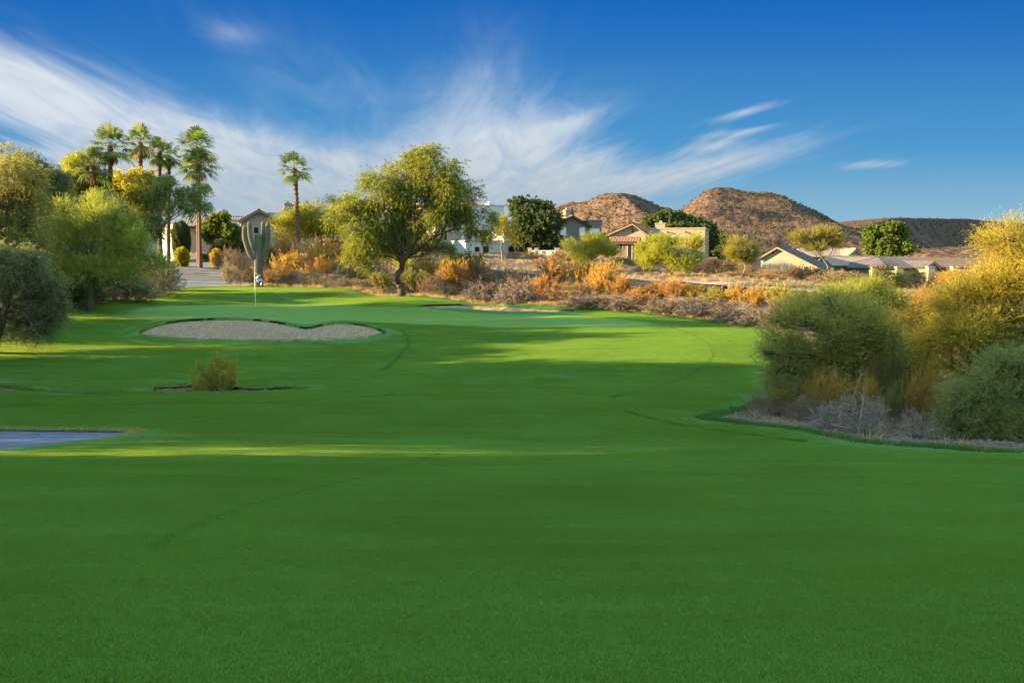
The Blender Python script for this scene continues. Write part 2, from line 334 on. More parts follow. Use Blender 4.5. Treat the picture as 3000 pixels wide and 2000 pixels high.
#@@HILLS
# ------------------------------------------------------------------ hills
def b_hill(T, p):
    a = T.noise(.012, 6, .6, p); b = T.noise(.09, 6, .7, p); v = T.n('ShaderNodeTexVoronoi', {'Vector': p, 'Scale': .22, 'Randomness': 1.}).outputs[0]
    c = T.mix(T.ramp(a, .35, .65), (.108,.068,.058), (.145,.097,.080)); c = T.mix(T.ramp(b, .42, .62), c, (.075,.048,.038))
    c = T.mix(T.m('MULTIPLY', T.ramp(v, .42, .2), T.ramp(a, .3, .6)), c, (.04,.033,.02)); return c, (T.m('ADD', b, T.m('MULTIPLY', v, -.5)), .9, 3.)
M['hill'] = surf('hill_rock', b_hill, 1, 0)
M['scrub'] = surf('hill_scrub', lambda T, p: (T.mix(T.noise(.05, 3, .5, p), (.05,.042,.02), (.09,.062,.025)), None), 1, 0)
def fb(x, y, f0, octs, seed, gain=.55):
    r = RN(seed); s = 0; a = 1; f = f0
    for _ in range(octs):
        for _ in range(4):
            th = r.uniform(0, pi); s = s+a*.25*np.sin((x*cos(th)+y*sin(th))*f*r.uniform(.8, 1.25)+r.uniform(0, 6.28)+1.5*np.sin((x*sin(th)-y*cos(th))*f*.6+r.uniform(0, 6.28)))
        a *= gain; f *= 2.05
    return s
SCR = []
def hill(sil, Yq, front, back, seed, rough=1.0, nx=420, ny=220, nscrub=4000, dn=(0,-1)):
    dn = np.array(dn, float); dn /= np.linalg.norm(dn); DX = np.linspace(sil[0][0], sil[-1][0], nx); DY = np.interp(DX, [a for a, b in sil], [b for a, b in sil])
    YC = np.interp(DX, [a for a, b in Yq], [b for a, b in Yq]) if isinstance(Yq, list) else np.full(nx, float(Yq)); Yc = YC.mean()
    RP = np.array([pt(a, b, c) for a, b, c in zip(DX, DY, YC)]); x = RP[:,0]; zr = RP[:,2]
    ker = np.ones(9)/9; zr = np.convolve(np.pad(zr, 4, 'edge'), ker, 'valid')
    t = np.linspace(-1, 1, ny); Xg, Tg_ = np.meshgrid(x, t); Zr = np.broadcast_to(zr, Xg.shape)
    off = np.where(Tg_ < 0, Tg_*front, Tg_*back); Xg = Xg-off*dn[0]; Yg = YC[None]-off*dn[1]+.12*front*fb(Xg, Xg*0, .012, 3, seed+9)*(1-np.abs(Tg_))
    g = np.where(Tg_ < 0, (1-np.abs(Tg_))**1.15, (1-Tg_**2))
    Zm = np.clip(Zr, 0, None)
    spur = fb(Xg, Yg, .026, 3, seed)*np.abs(Tg_)*(1-np.abs(Tg_))*2.2
    Z = Zm*g + Zm*.26*spur*rough**.5 + rough*fb(Xg, Yg, .055, 5, seed+3, .6)*(1.7+Zm*.012)*np.minimum(1, g*6) - 3*(g < .01)
    i = np.arange(ny-1)[:,None]*nx; j = np.arange(nx-1)[None]
    F4 = np.stack([i+j, i+j+1, i+nx+j+1, i+nx+j], -1).reshape(-1, 4)
    o = mesh('hill', np.c_[Xg.ravel(), Yg.ravel(), Z.ravel()], [F4], M['hill'], None, None, True); o['kind'] = 'structure'
    r = RN(seed); a = r.integers(0, ny*nx, nscrub); SCR.append(np.c_[Xg.ravel()[a]+r.normal(0,1,nscrub), Yg.ravel()[a]+r.normal(0,1,nscrub), Z.ravel()[a], np.full(nscrub, Yc/900)][Z.ravel()[a] > 2])
hill([(1300,545),(1345,492),(1370,480),(1400,460),(1418,450),(1440,447),(1462,449),(1490,464),(1530,480),(1560,486),(1620,520),(1680,600)], [(1300,900),(1425,900),(1620,1250)], 150, 300, 11, dn=(.45,-.9), nscrub=8000)
hill([(1500,560),(1560,485),(1590,460),(1615,441),(1640,436),(1700,440),(1760,443),(1800,448),(1840,464),(1870,480),(1905,500),(1935,514),(1958,521),(1985,532),(2020,556),(2070,610)], 800, 330, 300, 12, nscrub=14000, dn=(-.2,-1))
hill([(1925,560),(1975,523),(2010,513),(2045,503),(2075,500),(2150,502),(2230,503),(2280,508),(2352,514),(2480,520),(2600,560)], [(1900,1250),(2600,3200)], 85, 300, 13, .25, dn=(.86,-.5))
hill([(2060,600),(2090,578),(2120,573),(2160,574),(2200,570),(2240,568),(2270,571),(2310,583),(2400,590),(2500,600)], 420, 120, 100, 14, .5, 300, 90, 1500)
sc_ = np.concatenate(SCR); r_ = RN(3); OC = np.array([(1,0,0),(0,1,0),(-1,0,0),(0,-1,0),(0,0,1.1),(0,0,-.6)]); OF = np.array([(0,1,4),(1,2,4),(2,3,4),(3,0,4),(1,0,5),(2,1,5),(3,2,5),(0,3,5)])
ss = (r_.uniform(.3, .95, len(sc_))*sc_[:,3])[:,None,None]
V = sc_[:,None,:3]+OC[None]*ss*r_.uniform(.6, 1.4, (len(sc_), 6, 1)); Fq = (np.arange(len(sc_))[:,None,None]*6+OF[None]).reshape(-1, 3)
tag(mesh('hillside_scrub', V.reshape(-1, 3), [Fq], M['scrub']), 'dark desert scrub dotted over the far rocky hills', 'scrub', None, 'stuff')
# ------------------------------------------------------------------ sky, sun, camera
AZ, EL = 5., 12.5       # sun: degrees behind due left, elevation
sunv = np.array([-cos(R(AZ))*cos(R(EL)), -sin(R(AZ))*cos(R(EL)), sin(R(EL))])
w = bpy.data.worlds.new('World'); bpy.context.scene.world = w; w.use_nodes = True; w.node_tree.nodes.clear(); T = NT(w.node_tree)
sky = T.n('ShaderNodeTexSky', sky_type='NISHITA', sun_disc=False, sun_elevation=R(EL), sun_rotation=math.atan2(sunv[0], sunv[1]), air_density=1.0, dust_density=.3, ozone_density=3.0)
g = T.n('ShaderNodeTexCoord').outputs['Generated']; sx = T.n('ShaderNodeSeparateXYZ', {0: g}); dx, dy, dz = sx.outputs
ym = T.m('MAXIMUM', dy, .02); u = T.m('DIVIDE', dx, ym); v = T.m('DIVIDE', T.m('MAXIMUM', dz, 0.), ym)
zz = T.m('ADD', T.m('MAXIMUM', dz, 0.), .05); px = T.m('DIVIDE', dx, zz); py = T.m('DIVIDE', dy, zz); U0 = (950-1176)*KD
ac = T.m('SUBTRACT', px, T.m('MULTIPLY', py, U0))
def cl(sa, sl, scale, det, dist, ro=.6):
    vec = T.n('ShaderNodeCombineXYZ', {0: T.m('MULTIPLY', ac, sa), 1: T.m('MULTIPLY', py, sl), 2: .37}).outputs[0]
    return T.noise(scale, det, ro, vec, dist)
n1 = cl(.55, .16, 1.5, 8, .6); n2 = cl(2.2, .35, 1.6, 6, 1.2, .65); n3 = cl(.35, .3, 1., 3, .3)
def gauss(Dx, Dy, sx_, sy_, ang, wgt):
    uc = (Dx-1176)*KD; vc = slope(Dy); ca, sa = cos(R(ang)), sin(R(ang))
    a = T.m('SUBTRACT', u, uc); b = T.m('SUBTRACT', v, vc)
    p = T.m('DIVIDE', T.m('ADD', T.m('MULTIPLY', a, ca), T.m('MULTIPLY', b, sa)), sx_*KD); q = T.m('DIVIDE', T.m('SUBTRACT', T.m('MULTIPLY', b, ca), T.m('MULTIPLY', a, sa)), sy_*KD)
    return T.m('MULTIPLY', T.m('POWER', 2.718, T.m('MULTIPLY', T.m('ADD', T.m('MULTIPLY', p, p), T.m('MULTIPLY', q, q)), -.5)), wgt)
tot = None
for gsp in [(150,265,430,85,-22,.62),(0,150,200,40,-15,.35),(560,370,300,60,-18,.55),(300,440,500,80,0,.6),(700,470,400,50,0,.5),(1080,255,80,120,-35,.42),(1200,330,150,50,22,.5),(1000,430,420,70,0,.5),(1560,400,230,26,14,.65),(1300,400,140,30,20,.45),(1990,378,80,10,2,.62),(1700,258,90,9,14,.55),(1690,303,75,9,8,.55),(1630,335,50,9,10,.45),(1250,305,90,14,18,.35),(750,180,300,60,-25,.16),(550,80,60,20,0,.2)]:
    q = gauss(*gsp); tot = q if tot is None else T.m('ADD', tot, q)
nn = T.m('ADD', T.m('MULTIPLY', n1, .95), T.m('ADD', T.m('MULTIPLY', n2, .85), T.m('MULTIPLY', n3, .2)))
dens = T.n('ShaderNodeMapRange', {0: T.m('ADD', nn, T.m('MULTIPLY', tot, .66)), 1: .97, 2: 1.54}, interpolation_type='SMOOTHSTEP').outputs[0]
dens = T.m('MULTIPLY', dens, T.m('MULTIPLY', T.m('MINIMUM', tot, 1.), 1.15), clamp=True)
n4 = cl(1.3, .22, 2.6, 9, .9, .68); dens = T.m('MULTIPLY', T.m('MINIMUM', dens, .94), T.n('ShaderNodeMapRange', {0: n4, 1: .36, 2: .60, 3: .58, 4: 1.0}).outputs[0])
K_ = 1/.82
def ss(x, lo, hi): return T.n('ShaderNodeMapRange', {0: x, 1: lo, 2: hi}, interpolation_type='SMOOTHSTEP').outputs[0]
c3 = lambda *c: tuple(x*K_ for x in c)
grad = T.mix(ss(v, 0., .12), c3(.27,.50,.64), c3(.055,.29,.59)); grad = T.mix(ss(v, .08, .26), grad, c3(.0,.125,.48))
skc = T.mix(.012, grad, sky.outputs[0])
skym = T.mix(dens, skc, T.mix(ss(v, .02, .16), c3(.50,.55,.60), c3(.74,.80,.86)))
# bright bluish sky added out of view, overhead and behind, to fill the shade
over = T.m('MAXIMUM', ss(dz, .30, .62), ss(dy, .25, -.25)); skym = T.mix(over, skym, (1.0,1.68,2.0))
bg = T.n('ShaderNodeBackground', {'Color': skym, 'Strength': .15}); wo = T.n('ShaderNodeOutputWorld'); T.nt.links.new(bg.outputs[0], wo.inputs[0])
sl = bpy.data.lights.new('sun', 'SUN'); sl.energy = 5.; sl.angle = R(.5); sl.color = (1, .74, .38); so = bpy.data.objects.new('sun', sl); C.objects.link(so)
import mathutils
so.rotation_euler = mathutils.Vector(sunv).to_track_quat('Z', 'Y').to_euler(); so.location = (-60, -20, 40)
cam = bpy.data.cameras.new('camera'); cam.lens = 35.; cam.sensor_width = 36.; cam.clip_end = 8000; cam.clip_start = .1
co = bpy.data.objects.new('camera', cam); C.objects.link(co); co.location = (0, 0, ZC); co.rotation_euler = (pi/2-PT, 0, 0); bpy.context.scene.camera = co
S = bpy.context.scene; S.view_settings.view_transform = 'Standard'; S.view_settings.look = 'None'; S.view_settings.exposure = 2.45; S.view_settings.gamma = 1
# ------------------------------------------------------------------ foliage engine
def unit(v): return v/(np.linalg.norm(v, axis=-1, keepdims=True)+1e-9)
def sprigs(P, D, L, k, ll, lw, droop, spread, r, along=.0):
    """leaflets set along short twigs; returns vertices, quads, tint per face"""
    m = len(P); t = r.uniform(along, 1, (m, k, 1)); D = unit(D); L = np.broadcast_to(L, (m,))[:,None,None]
    pos = P[:,None]+D[:,None]*t*L; pos[...,2] -= (droop*(t*t)*L)[...,0]
    ld = unit(D[:,None]*(1-spread)+r.normal(0, 1, (m, k, 3))*spread-np.array([0,0,droop*.8])*t)
    sd_ = unit(np.cross(ld, r.normal(0, 1, (m, k, 3)))); a = ll*r.uniform(.6, 1.35, (m, k, 1)); b = lw*r.uniform(.7, 1.3, (m, k, 1))
    V = np.stack([pos, pos+ld*a*.5+sd_*b*.5, pos+ld*a, pos+ld*a*.5-sd_*b*.5], 2).reshape(-1, 3)
    q = np.arange(m*k*4).reshape(-1, 4); ti = np.clip(r.normal(.5, .17, (m, 1))+r.normal(0, .10, (m, k)), 0, 1).ravel()
    return V, q, ti
def curve(a, b, r, wig=.12, m=6, sag=0):
    a = np.array(a, float); b = np.array(b, float); t = np.linspace(0, 1, m)[:,None]; L = np.linalg.norm(b-a)
    P = a+(b-a)*t; o1 = r.normal(0, wig*L, 3); o2 = r.normal(0, wig*L*.6, 3)
    return P+o1*np.sin(t*pi)+o2*np.sin(t*2*pi)+np.array([0,0,sag*L])*np.sin(t*pi)
STY = {  # leaf length, width, twig length, leaves per twig, droop, spread, upward bias
 'mesquite': dict(ll=.17, lw=.040, tl=.65, k=13, dr=.55, sp=.42, up=.0, tw=.004),
 'whip': dict(ll=.17, lw=.016, tl=.75, k=13, dr=-.10, sp=.22, up=.65, tw=.006),
 'broad': dict(ll=.135, lw=.085, tl=.35, k=15, dr=.25, sp=.75, up=.15, tw=.003),
 'fluffy': dict(ll=.13, lw=.020, tl=.8, k=15, dr=.12, sp=.32, up=.4, tw=.004)}
def tree(name, Y, trunk, lobes, label, cat, style, col, n=3000, leafk=1., seed=1, r0=.2, bark=(.10,.06,.045), group=None, clump=.34, dy=.55, extra=None, colb=None, thin=.5):
    """trunk: pixel points from the foot up; lobes: (Dx, Dy, rx, ry) in pixels at distance Y, each with a depth of its own"""
    r = RN(seed); k = KD*Y; st = STY[style]
    T0 = np.array([pt(a, b, Y) for a, b in trunk]); gz = H(T0[0,0], Y); base = np.array([T0[0,0], Y, gz])
    T0[0,2] = min(gz-.1, T0[0,2]); T0[:,1] += np.r_[0, r.normal(0, .15, len(T0)-1)]
    root = empty(name, base, 0, label, cat, group); off = base
    tb = MB(); m = len(T0); rad = r0*np.linspace(1.0, .62, m); rad[0] *= 1.35
    tt = np.linspace(0, m-1, (m-1)*4+1); Pt = np.stack([np.interp(tt, range(m), T0[:,i]) for i in range(3)], 1); Pt[1:-1] += r.normal(0, r0*.12, Pt[1:-1].shape)
    tb.tube(Pt-off, np.interp(tt, range(m), rad), 9); top = T0[-1]
    LB = []; CL = []
    for (a, b, rx, ry, *dd) in lobes:
        c = pt(a, b, Y); c[1] += dd[0] if dd else r.uniform(-1, 1)*dy*max(rx, ry)*k*1.2; LB.append((c, rx*k, ry*k))
    area = np.array([l[1]*l[2] for l in LB]); area = area/area.sum(); PP = []; DD = []
    hub = top
    for (c, rx, rz), w_ in zip(LB, area):
        j = Pt[min(len(Pt)-1, int(len(Pt)*r.uniform(.72, 1.)))]
        cl = curve(j, c, r, .07, 7, .08); rb = r0*.45*min(1, .45+w_*3); tb.tube(cl-off, np.linspace(rb, rb*.3, 7), 6)
        ry = (rx+rz)*.5; nc = max(5, int(9+(rx*rz)*2.2)); nc = min(nc, 42); nc = int(nc*(1.3 if Y < 45 else 1))
        q = unit(r.normal(0, 1, (nc, 3)))*r.uniform(.25, 1.22, (nc, 1))**.8; cc = c+q*np.array([rx, ry, rz])*.86
        A = []; B = []
        for p in cc:
            s = cl[r.integers(3, 7)]; br = curve(s, p, r, .10, 5, .05)
            tb.tube(br-off, np.linspace(rb*.30, .012, 5), 4)
            e = p+r.normal(0, 1, (5, 3))*min(rx, rz)*.3; A += [br[3]]*5; B += list(e)
        tb.prisms(np.array(A)-off, np.array(B)-off, .013, .004)
        ns = max(30, int(n*w_)); sz = r.uniform(.35, 1.25, nc)**1.3; pick = r.choice(nc, ns, p=sz**2/(sz**2).sum())
        g = r.normal(0, .52, (ns, 3))
        g *= (np.array([rx, ry, rz])*clump*1.15)[None]*sz[pick][:,None]
        P = cc[pick]+g; PP.append(P); DD.append(unit(P-c)*.55+unit(g)*.5+r.normal(0, .35, (ns, 3))+np.array([0, 0, st['up']]))
    P = np.concatenate(PP); D = np.concatenate(DD); L = st['tl']*r.uniform(.5, 1.2, len(P))*leafk
    sc = leafk*Y/67 if Y > 45 else leafk*.67
    V, q, ti = sprigs(P-off, D, L, st['k'], st['ll']*sc, st['lw']*sc, st['dr'], st['sp'], r)
    ti = ti+.0
    tr = tb.obj('trunk', M['bark'], root, True); tr.color = (*bark, 1)
    cr = mesh('crown', V, [q], M['leaf'], root, {'tint': ('FACE', ti)}); cr.color = (*col, 1)
    if st['tw'] and style in ('whip', 'fluffy', 'mesquite'):
        tw = MB(); Dn = unit(D); E = P+Dn*L[:,None]*.8; E[:,2] -= .6*st['dr']*L; s_ = r.random(len(P)) < .5
        tw.prisms((P-off)[s_], (E-off)[s_], st['tw']*1.2*leafk, st['tw']*.5); to = tw.obj('twigs', M['bark'], root); to.color = (*(colb or tuple(x*.8 for x in col)), 1)
    return root
# ---- bushes: a handful of shapes at unit size, copied, turned, scaled
def bush_mesh(kind, seed, fine=False):
    r = RN(seed); br = MB(); ns = {'upright': 36, 'dome': 50, 'dead': 42 if fine else 60, 'round': 34}[kind]; f = .5 if fine else 1.
    PP = []; DD = []; A = []; B = []
    for i in range(ns):
        az = r.uniform(0, 2*pi); tl = {'upright': r.uniform(.05, .75), 'dome': r.uniform(.1, 1.35), 'dead': r.uniform(.2, 1.45), 'round': r.uniform(0, 1.45)}[kind]
        L = {'upright': r.uniform(.6, 1.03), 'dome': r.uniform(.7, 1.0), 'dead': r.uniform(.6, 1.15), 'round': r.uniform(.6, .92)}[kind]
        d = np.array([sin(tl)*cos(az), sin(tl)*sin(az), cos(tl)]); b0 = np.array([cos(az), sin(az), 0])*r.uniform(0, .22)
        e = b0+d*L*np.array([1, 1, .97]); c = curve(b0, e, r, .10 if kind != 'dead' else .2, 6, .05 if kind != 'dead' else .3*r.random())
        if kind == 'dead': c[-1,2] = max(.02, c[-1,2]-.35*L*r.random()); 
        br.tube(c, np.linspace(.011, .004, 6)*(1 if kind != 'dead' else 1.7), 3)
        nb = {'upright': 11, 'dome': 13, 'dead': 8 if fine else 12, 'round': 14}[kind]
        for _ in range(nb):
            t = r.uniform(.3, 1); s = c[min(4, int(t*5))]*(1-(t*5) % 1)+c[min(5, int(t*5)+1)]*((t*5) % 1)
            dd = unit(d*.8+r.normal(0, .45, 3)+np.array([0, 0, .25 if kind != 'dead' else -.1])); l = r.uniform(.12, .32)
            A.append(s); B.append(s+dd*l)
            for _2 in range(4 if fine and kind != 'dome' else 2): PP.append(s+dd*l*r.uniform(.1, .9)); DD.append(dd+r.normal(0, .3, 3))
            if kind in ('dead', 'dome'): A += [s+dd*l*.6]*2; B += [s+dd*l*.6+unit(dd+r.normal(0, .7, 3))*l*.7 for _3 in (0, 1)]
    kd = 1.9 if kind == 'dead' else 1.; br.prisms(np.array(A), np.array(B), .0042*f*1.3*kd, .0018*f*1.3*kd)
    P = np.array(PP); D = np.array(DD)
    k_, ll, lw = {'upright': (11, .052, .017), 'dome': (7, .034, .013), 'dead': (0, 0, 0), 'round': (13, .052, .024)}[kind]
    V = br.v; bm = (np.concatenate(br.v), np.concatenate(br.q))
    if not k_: return bm, None
    V, q, ti = sprigs(P, D, .15, k_, ll*(.62 if fine else 1), lw*(.6 if fine else 1), .05, .5, r); ok = V.reshape(-1, 4, 3)[:,:,2].min(1) > 0
    V = V.reshape(-1, 4, 3)[ok]; return bm, (V.reshape(-1, 3), np.arange(len(V)*4).reshape(-1, 4), ti[ok])
PROTO = {}
def bush_proto(kind, var, fine):
    key = (kind, var, fine)
    if key not in PROTO:
        bm, lf = bush_mesh(kind, 100+var*7+len(kind)+(50 if fine else 0), fine)
        b = mesh('branches', bm[0], [bm[1]], M['bark']); me = b.data; bpy.data.objects.remove(b); m2 = None
        if lf: l = mesh('foliage', lf[0], [lf[1]], M['leaf'], None, {'tint': ('FACE', lf[2])}); m2 = l.data; bpy.data.objects.remove(l)
        PROTO[key] = (me, m2)
    return PROTO[key]
COL = {'orange': (.50,.24,.035), 'gold': (.52,.29,.02), 'yellow': (.46,.38,.025), 'olive': (.24,.22,.04), 'green': (.085,.14,.03), 'dark': (.035,.06,.022), 'grey': (.34,.27,.15),
       'sage': (.15,.18,.085), 'pink': (.44,.27,.11), 'rust': (.40,.20,.06), 'tan': (.40,.28,.16), 'lime': (.30,.34,.03), 'brown': (.30,.18,.09)}
BK = {'dead': (.34,.27,.22), 'x': (.34,.23,.15)}
_bi = [0]
def bush(Dx, top, wD, Y, kind, col, label, name='desert_bush', cat='bush', group='desert bushes beyond the green', fine=False, bark=None, hmin=.5):
    _bi[0] += 1; i = _bi[0]; r = RN(i*13+1); p = pt(Dx, top, Y); gz = H(p[0], Y); h = max(hmin, p[2]-gz+.05); w_ = wD*KD*Y*(.68 if Y > 48 else .6); h *= 1.3 if (985 < Dx < 1880 and Y < 72) else 1.12
    root = empty(name, (p[0], Y, gz-.04), r.uniform(0, 6.28), label, cat, group); me, m2 = bush_proto(kind, i % 4, fine)
    root.scale = (w_*1.02, w_*r.uniform(.85, 1.05), h)
    b = bpy.data.objects.new('branches', me); C.objects.link(b); b.parent = root; b.color = (*(bark or (BK['dead'] if kind == 'dead' else BK['x'])), 1)
    if m2: l = bpy.data.objects.new('foliage', m2); C.objects.link(l); l.parent = root; c = np.array(COL[col])*r.uniform(.85, 1.15); l.color = (*c, 1)
    return root
# ---- fan palms
def palm(Dx, cy, by, Y, seed, label, nf=30, R0=1.5, skirt=True, lean=0., bend=0., tr=.20):
    r = RN(seed); hd = pt(Dx, cy, Y); bx = Dx+lean; b = pt(bx, by, Y); gz = H(b[0], Y); base = np.array([b[0], Y, gz])
    root = empty('fan_palm', base, 0, label, 'palm tree', 'tall fan palms')
    t = np.linspace(0, 1, 26)[:,None]; P = base+(hd-base)*t+np.array([bend, 0, 0])*np.sin(t*pi); P[0,2] -= .2
    rad = tr*(1.0-.28*t[:,0])+.10*np.exp(-((1-t[:,0])/.16)**2)*1.0+.08*np.exp(-(t[:,0]/.05)**2); rad *= 1+.07*r.normal(0, 1, 26)
    tb = MB(); tb.tube(P-base, rad, 11)
    # old leaf bases make the upper trunk shaggy
    for _ in range(170):
        tt = 1-r.random()**1.5*.45; q = P[min(25, int(tt*25))]-base; a = r.uniform(0, 6.28); o = np.array([cos(a), sin(a), 0]); rr = rad[min(25, int(tt*25))]
        A = q+o*rr*.85; tb.prisms([A], [A+o*.10+np.array([0, 0, .16])], .035, .012)
    t_ = tb.obj('trunk', M['palm'], root, True); t_.color = (.17,.095,.06, 1)
    def fans(num, el0, el1, sz, nm, col, dr):
        num = int(num*.72) if nm == 'crown' else num
        V = []; Q = []; ti = []; nv = 0; st = MB()
        for i in range(num):
            a = i*2.399+r.uniform(-.3, .3); e = el0+(el1-el0)*((i+.5)/num)+r.normal(0, .1); L = sz*r.uniform(.85, 1.12)
            d = np.array([cos(a)*cos(e), sin(a)*cos(e), sin(e)]); pl = L*.58; o = hd-base
            c = np.array([o+d*pl*s+np.array([0, 0, -.16*s*s*L*(.4+cos(e))*dr]) for s in (0, .35, .7, 1.)]); st.tube(c, .022, 4); h_ = c[-1]
            f = unit(c[-1]-c[-2]); sdv = unit(np.cross(f, [0, 0, 1.])); up = np.cross(sdv, f); tint = np.clip(r.normal(.5, .2), 0, 1)
            ng = 19
            for g in range(ng):
                th = (g/(ng-1)-.5)*R(215)+r.normal(0, .03); gd = unit(f*cos(th)+sdv*sin(th)+up*(.18*cos(th*1.5)+r.normal(0, .04))); gl = L*.56*(.72+.28*cos(th))*r.uniform(.88, 1.06); wv = unit(np.cross(gd, up))
                m1 = h_+gd*gl*.6-np.array([0, 0, .04*gl*dr]); m2 = h_+gd*gl*.86-np.array([0, 0, .20*gl*dr]); tip = h_+gd*gl*.98-np.array([0, 0, .42*gl*dr*r.uniform(.7, 1.3)]); ww = .06*L
                V += [h_, m1+wv*ww*.5, m1-wv*ww*.5, m2+wv*ww*.28, m2-wv*ww*.28, tip+wv*.006, tip-wv*.006]; Q += [(nv, nv+1, nv+2, nv+2), (nv+1, nv+3, nv+4, nv+2), (nv+3, nv+5, nv+6, nv+4)]; ti += [tint]*3; nv += 7
        Q = np.array(Q); T3 = Q[Q[:,2] == Q[:,3]][:,:3]; Q4 = Q[Q[:,2] != Q[:,3]]
        tq = np.array(ti).reshape(-1, 3); tt = np.r_[tq[:,0], tq[:,1:].ravel()]
        o_ = mesh(nm, np.array(V), [T3, Q4], M['leaf'], root, {'tint': ('FACE', tt)}); o_.color = (*col, 1)
        s_ = st.obj('leaf_stalks', M['bark'], o_, True); s_.color = (.25,.24,.06, 1)
    fans(nf, -.6, 1.45, R0*1.05, 'crown', (.15,.19,.03), .75)
    if skirt: fans(9, -1.35, -.9, R0*.62, 'dead_fronds', (.22,.13,.06), 1.2)
    return root
# ------------------------------------------------------------------ trees
GT = 'desert trees left of the path'
tree('mesquite_tree', 67, [(921,681),(923,664),(913,650),(910,638),(920,618),(926,600),(938,582)],
 [(985,352,45,28),(925,392,42,42),(1000,395,50,45),(960,440,60,40),(1025,440,38,38),(875,435,42,38),(830,482,45,35),(790,490,28,26),(880,500,55,40),(945,500,50,38),(1010,500,45,36),
  (1065,460,42,34),(1100,505,34,34),(1122,540,18,16),(830,540,44,34),(870,550,40,32),(815,575,22,22),(845,590,22,18),(1030,575,22,14),(905,545,40,26)],
 'large leaning mesquite with crooked trunk standing alone at the back edge of the green', 'tree', 'mesquite', (.26,.265,.028), n=13500, seed=21, r0=.25, bark=(.085,.045,.03), clump=.34, leafk=.88)
tree('mesquite_tree', 41, [(-30,860),(0,760),(25,700)],
 [(20,640,65,45),(80,680,50,38),(0,710,65,55),(55,742,50,34),(122,728,30,26),(-50,640,90,90),(20,585,50,30),(118,655,28,22),(75,600,30,26),(95,760,30,18),(140,700,16,16)],
 'shaded grey-green mesquite with low drooping boughs at the left edge of the grass', 'tree', 'mesquite', (.22,.23,.09), n=9000, seed=22, r0=.22, leafk=.8, group=GT, clump=.33)
tree('mesquite_tree', 50, [(-60,760),(-30,600),(10,520)],
 [(20,380,70,42),(-40,420,80,70),(45,440,55,50),(60,520,50,55),(-10,520,80,70),(80,400,28,30),(40,580,60,45),(-70,560,70,80)],
 'tall golden-leaved mesquite filling the left edge behind the shaded one', 'tree', 'mesquite', (.36,.31,.06), n=8500, seed=23, r0=.25, leafk=.85, group=GT, clump=.31)
tree('mesquite_tree', 76, [(95,660),(100,580),(95,500)],
 [(85,380,42,30),(110,420,38,34),(70,440,45,40),(120,470,35,34),(100,530,45,35)],
 'dark feathery mesquite rising behind the golden one at the left', 'tree', 'mesquite', (.20,.21,.08), n=4500, seed=24, r0=.2, group=GT)
tree('palo_verde_tree', 56, [(205,672),(203,640),(210,610)],
 [(125,525,36,28),(150,490,20,24),(180,520,40,30),(212,485,20,26),(240,520,40,30),(268,492,18,22),(305,512,18,20),(290,540,36,28),(140,570,48,34),(210,570,60,36),(280,580,48,34),(330,565,34,32),(150,615,50,30),(255,620,48,28),(350,600,28,26),(300,625,40,26),(110,600,34,34),(200,630,44,24)],
 'wide pale yellow palo verde below the left palm group', 'tree', 'whip', (.40,.41,.055), n=10500, seed=25, r0=.15, bark=(.09,.085,.04), group=GT, clump=.33)
tree('desert_willow_tree', 88, [(178,620),(180,540),(182,460)],
 [(165,375,32,26),(195,400,34,26),(160,430,34,30),(205,440,30,30),(180,470,38,26)],
 'yellow-green bushy tree directly left of the lowest fan palm', 'tree', 'mesquite', (.38,.36,.04), n=4500, seed=26, r0=.16, group=GT)
tree('desert_willow_tree', 92, [(300,620),(302,540),(300,500)],
 [(290,420,36,28),(325,415,30,24),(280,455,40,30),(330,455,36,30),(300,490,45,24)],
 'bright golden tree between the palm trunks', 'tree', 'mesquite', (.50,.42,.04), n=4500, seed=27, r0=.16, group=GT)
tree('ironwood_tree', 90, [(370,600),(369,545),(370,515)],
 [(365,440,26,24),(398,428,26,20),(430,448,26,20),(458,438,20,18),(390,472,22,14),(468,475,16,14),(342,470,18,22),(430,482,18,12),(380,415,16,12)],
 'open-branched grey-green tree beside the tallest palm pair', 'tree', 'mesquite', (.26,.31,.07), n=1500, seed=28, r0=.2, bark=(.16,.13,.10), group=GT, clump=.26)
tree('mesquite_tree', 84, [(235,640),(240,560),(240,520)], [(230,470,48,34),(260,500,45,30),(200,500,40,30),(330,520,40,34),(150,480,34,34),(300,540,40,24)],
 'dark green tree behind the pale palo verde at left', 'tree', 'mesquite', (.12,.16,.04), n=4500, seed=29, r0=.2, group=GT)
tree('palo_verde_tree', 96, [(700,600),(698,570),(700,545)], [(670,500,34,22),(720,498,40,24),(760,505,36,24),(690,530,44,24),(745,535,40,22),(655,530,24,20),(770,470,18,14)],
 'golden palo verde behind the lone fan palm', 'tree', 'fluffy', (.40,.36,.03), n=4500, seed=30, r0=.14, bark=(.11,.11,.05), group='trees beside the houses')
tree('citrus_tree', 112, [(490,575),(490,555),(492,545)], [(485,520,24,20),(515,525,24,20),(470,532,16,16),(535,532,16,16),(505,505,20,12)],
 'sunlit rounded tree in front of the far left house', 'tree', 'broad', (.17,.20,.02), n=2600, seed=31, r0=.12, group='trees beside the houses')
tree('mesquite_tree', 118, [(880,600),(880,575),(882,560)], [(845,545,34,20),(890,535,40,22),(935,545,40,22),(975,555,34,20),(905,565,60,18),(820,560,24,16)],
 'low olive tree seen through the gap under the big mesquite boughs', 'tree', 'mesquite', (.20,.19,.04), n=5000, seed=61, r0=.15, group='trees beside the houses')
